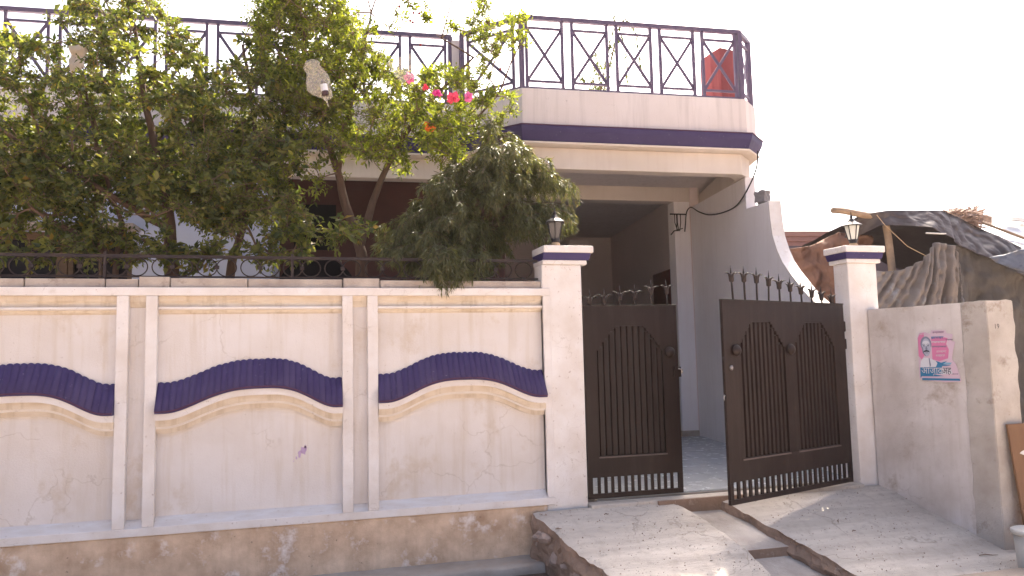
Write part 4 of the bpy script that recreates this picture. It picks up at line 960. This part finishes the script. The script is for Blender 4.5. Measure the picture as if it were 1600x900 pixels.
# poster
po = thing('poster', 'torn pink and blue election poster with a moustached face on the boundary wall', 'poster', (wp(.84, .012)[0], wp(.84, .012)[1], 1.12))
PM = {k: flat('poster ' + k, c, .7) for k, c in dict(white=(.60, .58, .62), pink=(.62, .20, .36), pale=(.62, .47, .55), teal=(.035, .18, .34), sky=(.22, .40, .54), grey=(.20, .215, .29), dark=(.03, .03, .05), lgrey=(.40, .42, .52), shirt=(.62, .63, .67), ink=(.22, .14, .22)).items()}
def pw(a, z, off): p = wp(.61 + a, off); return (p[0], p[1], z)
def pflat(name, key, pts, layer):   # points in poster units: a 0..45 cm, b 0..56 cm
    off = .0125 + .0012 * layer
    return MB().extr([pw(a / 100, 1.12 + b_ / 100, off) for a, b_ in pts], tuple(Vector((-nB.x, -nB.y, 0)) * .0009)).build(name, PM[key], po)
pflat('paper', 'pale', [(0, 3), (1, 48), (3, 52.5), (9, 53.5), (16, 51), (17, 55), (33, 54.5), (34.5, 51), (41, 50), (39, 43), (43, 42), (40, 33), (38, 24), (42, 19), (45, 8), (46.5, 1.0), (30, .0), (12, 1.2)], 0)
pflat('pink_ground', 'pink', [(.8, 28), (1.2, 47), (4, 52), (8.5, 52.5), (9, 30), (4, 24)], 1); pflat('pink_ground', 'pink', [(16.5, 24), (16.5, 47), (27, 48), (35, 46), (33, 40), (35.5, 34), (34, 25), (24, 22)], 1)
ell = lambda cx, cy_, rx, ry, n=18, a0=0, a1=2 * math.pi: [(cx + rx * math.cos(a0 + (a1 - a0) * k / n), cy_ + ry * math.sin(a0 + (a1 - a0) * k / n)) for k in range(n if abs(a1 - a0 - 2 * math.pi) < 1e-6 else n + 1)]
pflat('shirt', 'shirt', [(2, 15), (3, 22), (7, 26), (13, 25.5), (19, 23), (24, 19), (25, 15)], 2)
pflat('hair', 'grey', ell(10.2, 40.5, 6.3, 8.2), 2); pflat('face', 'lgrey', ell(10.5, 37.0, 5.2, 9.6), 3)
pflat('forehead', 'shirt', ell(10.5, 41.5, 3.8, 2.6), 4); pflat('shade', 'grey', [(5.4, 38), (6, 31), (8.5, 28), (10, 27.4), (7.6, 31), (6.6, 37)], 4)
for cx_ in (8.1, 12.7): pflat('eye', 'dark', ell(cx_, 38.6, 1.15, .42, 10), 5); pflat('brow', 'grey', [(cx_ - 1.7, 40.1), (cx_, 40.9), (cx_ + 1.7, 40.1), (cx_ + 1.5, 39.6), (cx_, 40.2), (cx_ - 1.5, 39.6)], 5)
pflat('nose', 'grey', [(10.2, 38), (11.2, 38), (12, 34.6), (10.6, 34), (9.4, 34.6)], 5)
pflat('moustache', 'dark', [(6.6, 31.6), (8.2, 33.6), (10.6, 34.1), (13, 33.6), (14.4, 31.6), (13.2, 31.9), (10.6, 32.3), (8, 31.9)], 5); pflat('mouth', 'grey', ell(10.5, 31.0, 1.9, .5, 10), 5)
pflat('collar', 'grey', [(12.6, 25.5), (13.6, 25.2), (14.6, 18), (13.2, 15.5)], 5)
pflat('banner', 'teal', [(1.5, 4), (1.8, 15.5), (20, 16), (22, 20), (20, 22.5), (26, 20.5), (33, 22.2), (28, 19), (37, 17.6), (27, 16.8), (25.5, 13), (27, 9), (16, 8.5), (28, 6.5), (20, 6.0), (3, 6)], 3)
pflat('banner_light', 'sky', [(25, 17), (27, 19), (36, 18.4), (38, 20.5), (30, 20.8), (27, 20)], 2); pflat('strip', 'teal', [(3.2, 1.8), (3.2, 4.2), (45, 4.0), (45.6, 1.8)], 2)
pflat('white_field', 'white', [(24.8, 8), (25, 15.5), (36, 15.5), (38, 9)], 2)
mtp = Matrix(((dB.x, 0, -nB.x, 0), (dB.y, 0, -nB.y, 0), (0, 1, 0, 0), (0, 0, 0, 1)))
def ptext(txt, size, key, a, b_, layer, sx=1.0):
    p = pw(a / 100, 1.12 + b_ / 100, .0125 + .0012 * layer)
    m_ = Matrix(((dB.x, 0, nB.x, p[0]), (dB.y, 0, nB.y, p[1]), (0, 1, 0, p[2]), (0, 0, 0, 1))) @ Matrix.Diagonal((sx, 1, 1, 1))
    return textmesh(txt, size, 'lettering', PM[key], po, m_)
ptext('आज़ाद', .098, 'white', 3.2, 9.0, 5, .95); ptext('अह', .098, 'dark', 26.5, 9.0, 5, .8)
def scrib(a0, a1, b_, h, key, layer, seed):   # lines of small print too small to read
    rs = random.Random(seed); off = .0125 + .0012 * layer; mb = MB(); ex = tuple(Vector((-nB.x, -nB.y, 0)) * .0008); a = a0
    mb.extr([pw(q[0] / 100, 1.12 + q[1] / 100, off) for q in [(a0, b_ + h), (a1, b_ + h), (a1, b_ + h * .86), (a0, b_ + h * .86)]], ex)
    while a < a1 - h * .4:
        wd = h * rs.uniform(.18, .3); hh = h * rs.uniform(.6, .85)
        mb.extr([pw(q[0] / 100, 1.12 + q[1] / 100, off) for q in [(a, b_ + h * .85), (a + wd, b_ + h * .85), (a + wd, b_ + h * .85 - hh), (a, b_ + h * .85 - hh * rs.uniform(.6, 1))]], ex); a += wd + h * rs.uniform(.12, .35)
    mb.build('small_print', PM[key], po, kind='stuff')
scrib(19, 32, 51.3, 2.2, 'ink', 2, 1); scrib(17, 31, 45.5, 2.6, 'teal', 3, 2); scrib(17, 33, 41, 2.2, 'white', 3, 3); scrib(33, 41, 43.5, 1.5, 'ink', 2, 4); scrib(17, 34, 36.5, 1.7, 'grey', 3, 5); scrib(22, 33, 31, 2.2, 'pale', 3, 6); scrib(21, 31, 26.5, 2.6, 'pale', 3, 7); scrib(4, 15, 50.3, 1.5, 'pale', 3, 8); scrib(37, 44, 8, 1.2, 'ink', 2, 9)
# board and bin
bd = thing('plywood_board', 'brown plywood board with torn white paper leaning on the boundary pier', 'board', (7.1, -1.42, -.52)); Yb = wp(1.385)[1] - .03
MB().hexa([(6.80, Yb - .10, -.53), (7.55, Yb - .10, -.53), (7.55, Yb - .075, -.53), (6.80, Yb - .075, -.53), (6.737, Yb - .02, .715), (7.5, Yb - .02, .72), (7.5, Yb + .004, .72), (6.737, Yb + .004, .715)]).build('board', BOARD, bd, bev=.003)
for c, r_, sd in (((6.93, .43), .065, 1), ((6.92, .12), .05, 2), ((6.93, .05), .045, 3)):
    rs = random.Random(sd); yy = lambda z: Yb - .10 + (z + .53) / 1.245 * .08 - .003
    MB().extr([(c[0] + r_ * (1.3 * math.cos(a)) * rs.uniform(.6, 1.2), yy(c[1] + r_ * .5 * math.sin(a)), c[1] + r_ * .5 * math.sin(a)) for a in [2 * math.pi * k / 14 for k in range(14)]], (0, .002, 0)).build('torn_paper', PAPER, bd)
bc = (6.565, -1.78, -.60)
bn = thing('waste_bin', 'pale grey plastic bin at the foot of the brown board at the right edge', 'bin', bc)
MB().lathe([(.145, 0), (.15, .01), (.175, .36), (.168, .36), (.145, .03), (.05, .025)], bc, 24).build('body', BIN, bn, smooth=True); MB().lathe([(.174, .345), (.192, .35), (.194, .385), (.18, .392), (.17, .385)], bc, 24).build('rim', BIN, bn, smooth=True)

# ================================================================== SHACK BEHIND THE BOUNDARY WALL
def interp(pts):
    xs_ = [p[0] for p in pts]
    return lambda t: tuple(float(np.interp(t, np.linspace(0, 1, len(pts)), [p[k] for p in pts])) for k in range(len(pts[0])))
def ruled(top, bot):
    a = interp(top); c = interp(bot)
    return lambda u, v: tuple(np.array(a(u)) * (1 - v) + np.array(c(u)) * v)
shk = thing('shack_frame', 'dark inside and posts of the makeshift shack behind the boundary wall', 'shack', (8.6, 2.4, -.4))
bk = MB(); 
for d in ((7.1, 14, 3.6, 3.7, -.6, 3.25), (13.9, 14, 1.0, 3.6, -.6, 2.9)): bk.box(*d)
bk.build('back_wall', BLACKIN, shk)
MB().tube([on_y(1381, 335, 1.35), on_y(1388, 372, 1.32), on_y(1395, 430, 1.3), on_y(1402, 560, 1.3)], [.045, .05, .052, .055], 9).build('bamboo_post', BAMBOO, shk, smooth=True)
MB().tube([on_y(1301, 328.5, 1.25), on_y(1318, 329.5, 1.27), on_y(1345, 335, 1.3), on_y(1385, 341, 1.35), on_y(1460, 340, 1.5)], [.040, .043, .046, .043, .04], 10).build('bamboo_beam', BAMBOO, shk, smooth=True)
MB().tube([on_y(1370, 336, 1.1), on_y(1383, 352, 1.1), on_y(1418, 385, 1.0), on_y(1447, 400, .9)], .005, 5).build('rope', TAN, shk)
MB().tube([on_y(1447, 364, 1.0), on_y(1487, 366, 1.0)], .012, 6).build('pale_stick', PAPER, shk)
# black tarp roof
top = [(1345, 336, 1.3), (1362, 333, 1.25), (1385, 329, 1.2), (1430, 328.5, 1.2), (1474, 329, 1.2), (1500, 340, 1.15), (1530, 356, 1.1), (1565, 371, 1.05), (1600, 389, 1.0), (1680, 425, 1.0), (1760, 450, 1.0)]
bot = [(1318, 372, 1.6), (1345, 368, 1.5), (1375, 352, 1.2), (1410, 352, 1.1), (1455, 355, 1.0), (1489, 372, .95), (1497, 383, .95), (1540, 402, .85), (1600, 430, .75), (1680, 460, .75), (1760, 480, .75)]
o = sheet('black_tarp', TARP, ruled(top, bot), 150, 36, .05, 2.6, seed=4, thick=.008); tag(o, 'black plastic tarp stretched over the shack roof behind the right gate pillar', 'tarp')
# upper side of the roof running back
tb = [(1345, 336, 1.3), (1385, 329, 1.2), (1430, 328.5, 1.2), (1474, 329, 1.2), (1530, 356, 1.1), (1565, 371, 1.05), (1600, 389, 1.0), (1680, 425, 1.0), (1760, 450, 1.0)]
def back(u, v):
    a = np.array(interp(tb)(u)); p = on_y(*a); return p
mbk = MB()
def fnb(u, v):
    p = Vector(back(u, v)); q_ = p + Vector((.35, 2.2, -.25)) * v; k = .05 * mnz(q_, 3); return (q_.x, q_.y, q_.z + k * v)
mbk.grid(fnb, 50, 14); ob = mbk.build('roof_sheet', TARP, shk, smooth=True)
o = sheet('plastic_tarp', TARPB, ruled([(1545, 402, .8), (1570, 398, .7), (1596, 388, .62), (1640, 395, .6), (1720, 430, .6)], [(1552, 408, .78), (1572, 416, .62), (1600, 425, .5), (1650, 440, .5), (1720, 470, .5)]), 30, 10, .05, 6, seed=6, thick=.006)  # the black tarp's bluish sheen is put into this piece's colour
tag(o, 'shiny tarp piece tinted with bluish sheen bulging from the lower edge of the black tarp', 'tarp')
# hanging cloths
def folds(f_, a, ph=0): return lambda u, v: a * (.35 + .65 * v) * math.sin(u * f_ + 1.7 * v + ph + 1.5 * math.sin(u * 3.1))
o = sheet('hanging_cloth', CLOTH, ruled([(1366, 424, .95), (1385, 424, .95), (1402, 423, .95), (1425, 415, .92), (1443, 405, .9), (1455, 388, .9), (1463, 379, .9), (1475, 381, .9), (1492, 384, .92), (1500, 402, .95)], [(1360, 560, .7), (1375, 560, .72), (1395, 560, .72), (1415, 560, .7), (1435, 560, .7), (1455, 560, .72), (1472, 560, .72), (1488, 560, .74), (1500, 560, .76), (1510, 560, .8)]), 120, 70, .045, 4, seed=9, thick=.006, fold=lambda u, v: .075 * (.3 + .7 * v) * math.sin(34 * (u + .50 * v * (1 - u)) + 1.2 * math.sin(u * 7 + 2 * v)) + .035 * math.sin(71 * (u + .5 * v * (1 - u)) + 3 * v))
tag(o, 'grey brown cloth draped in folds below the black tarp of the shack', 'cloth')
o = sheet('hanging_cloth', CLOTH2, ruled([(1486, 384, 1.0), (1505, 381, 1.0), (1525, 383, .98), (1545, 402, .9), (1570, 416, .85), (1600, 430, .8), (1650, 455, .8), (1720, 480, .8)], [(1494, 620, .85), (1515, 620, .85), (1540, 650, .85), (1565, 680, .85), (1590, 700, .8), (1640, 720, .8), (1700, 720, .8), (1760, 720, .8)]), 110, 70, .07, 2.5, seed=12, thick=.006, fold=folds(15, .07, 2))
tag(o, 'dark olive sacking hanging on the right side of the shack', 'cloth')
o = sheet('brown_tarp', BTARP, ruled([(1208, 392, 2.6), (1240, 388, 2.4), (1268, 384, 2.2), (1290, 374, 2.0), (1312, 362, 1.8), (1330, 366, 1.7), (1360, 368, 1.7)], [(1222, 560, 2.5), (1250, 560, 2.3), (1275, 560, 2.1), (1295, 560, 1.9), (1315, 560, 1.8), (1335, 560, 1.7), (1370, 560, 1.7)]), 90, 70, .09, 4, seed=15, thick=.008, fold=folds(9, .05, 1))
tag(o, 'brown tarp sagging between the curved side wall and the right gate pillar', 'tarp')
# red tiled roof further back
rf = thing('tiled_roof', 'low reddish clay tiled roof beyond the brown tarp', 'roof', tuple(on_y(1265, 395, 5.5)))
for j in range(5):
    a = Vector(on_y(1195, 362, 6.4)); c = Vector(on_y(1420, 362, 6.4)); dn = Vector(on_y(1265, 362, 6.4)) - Vector(on_y(1265, 402, 6.22))
    p0 = a - dn * (j / 5); p1 = c - dn * (j / 5); p2 = c - dn * ((j + 1.08) / 5); p3 = a - dn * ((j + 1.08) / 5); up_ = Vector((0, -.03, .02))
    MB().hexa([p3, p2, p1, p0, p3 + up_, p2 + up_, p1 + up_ * .4, p0 + up_ * .4]).build('tile_course', ROOFTILE, rf)
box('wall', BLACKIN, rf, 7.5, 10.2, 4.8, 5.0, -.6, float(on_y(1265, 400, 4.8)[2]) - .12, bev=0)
o = sheet('white_tarp', WHITEPL, ruled([(1535, 360, 2.6), (1555, 352, 2.6), (1575, 343, 2.6), (1600, 346, 2.6), (1680, 352, 2.6)], [(1535, 366, 1.9), (1560, 374, 1.9), (1580, 378, 1.9), (1605, 384, 1.9), (1680, 400, 1.9)]), 24, 10, .05, 5, seed=18)
tag(o, 'white plastic sheet on the shack roof at the right edge', 'tarp')
o = sheet('black_flap', TARP, ruled([(1560, 341, 2.5), (1580, 338, 2.5), (1605, 341, 2.5), (1650, 346, 2.5)], [(1568, 343, 2.3), (1585, 345, 2.3), (1605, 347, 2.3), (1650, 352, 2.3)]), 16, 5, .02, 6, seed=20); tag(o, 'small black plastic flap above the white sheet on the shack roof', 'tarp')
st = MB(); rs = random.Random(5)
for k in range(260):
    u = rs.random(); x0 = 1486 + 46 * u; yb = 331 + 25 * u ** 1.3; yt = 328 + 2 * math.sin(u * 6) + (12 * max(0, u - .55))
    p = Vector(on_y(x0 + rs.uniform(-4, 4), rs.uniform(yt, yb + 3), 1.9 + rs.uniform(-.25, .25))); d = Vector((rs.gauss(0, .6), rs.gauss(0, .6), rs.gauss(0, .12))).normalized() * rs.uniform(.06, .15); st.tube([p - d, p + d], [.016, .010], 4)
st.grid(lambda u, v: tuple(on_y(1484 + 66 * u, 330 + 26 * u ** 1.2 * v + 8 * u * (1 - v), 1.9 + .3 * v)), 10, 4)
o = st.build('straw_bundle', THATCH); tag(o, 'heap of dry brown straw on top of the shack roof', 'straw')
# thin pole joins
MB().tube([on_y(1536, 348, 1.6), on_y(1600, 372, 1.5), on_y(1700, 410, 1.5)], .02, 6).build('roof_pole', BAMBOO, shk, smooth=True)
# ================================================================== HAZE (thin volume added to lift the darks like lens glare)
hz = MB().box(-160, 160, -160, 160, -4, 9.5).mesh('glare_haze', []); ho = link('glare_haze', hz); ho['kind'] = 'stuff'
hm = bpy.data.materials.new('veiling glare'); hm.use_nodes = True; N_ = hm.node_tree.nodes; N_.remove(N_['Principled BSDF'])
vp = N_.new('ShaderNodeVolumePrincipled'); vp.inputs['Density'].default_value = .0004; vp.inputs['Color'].default_value = (.96, .92, .93, 1); vp.inputs['Anisotropy'].default_value = .3
hm.node_tree.links.new(vp.outputs[0], N_['Material Output'].inputs['Volume']); hz.materials.append(hm)
print('tris', sum(len(o.data.polygons) for o in S.objects if o.type == 'MESH'))
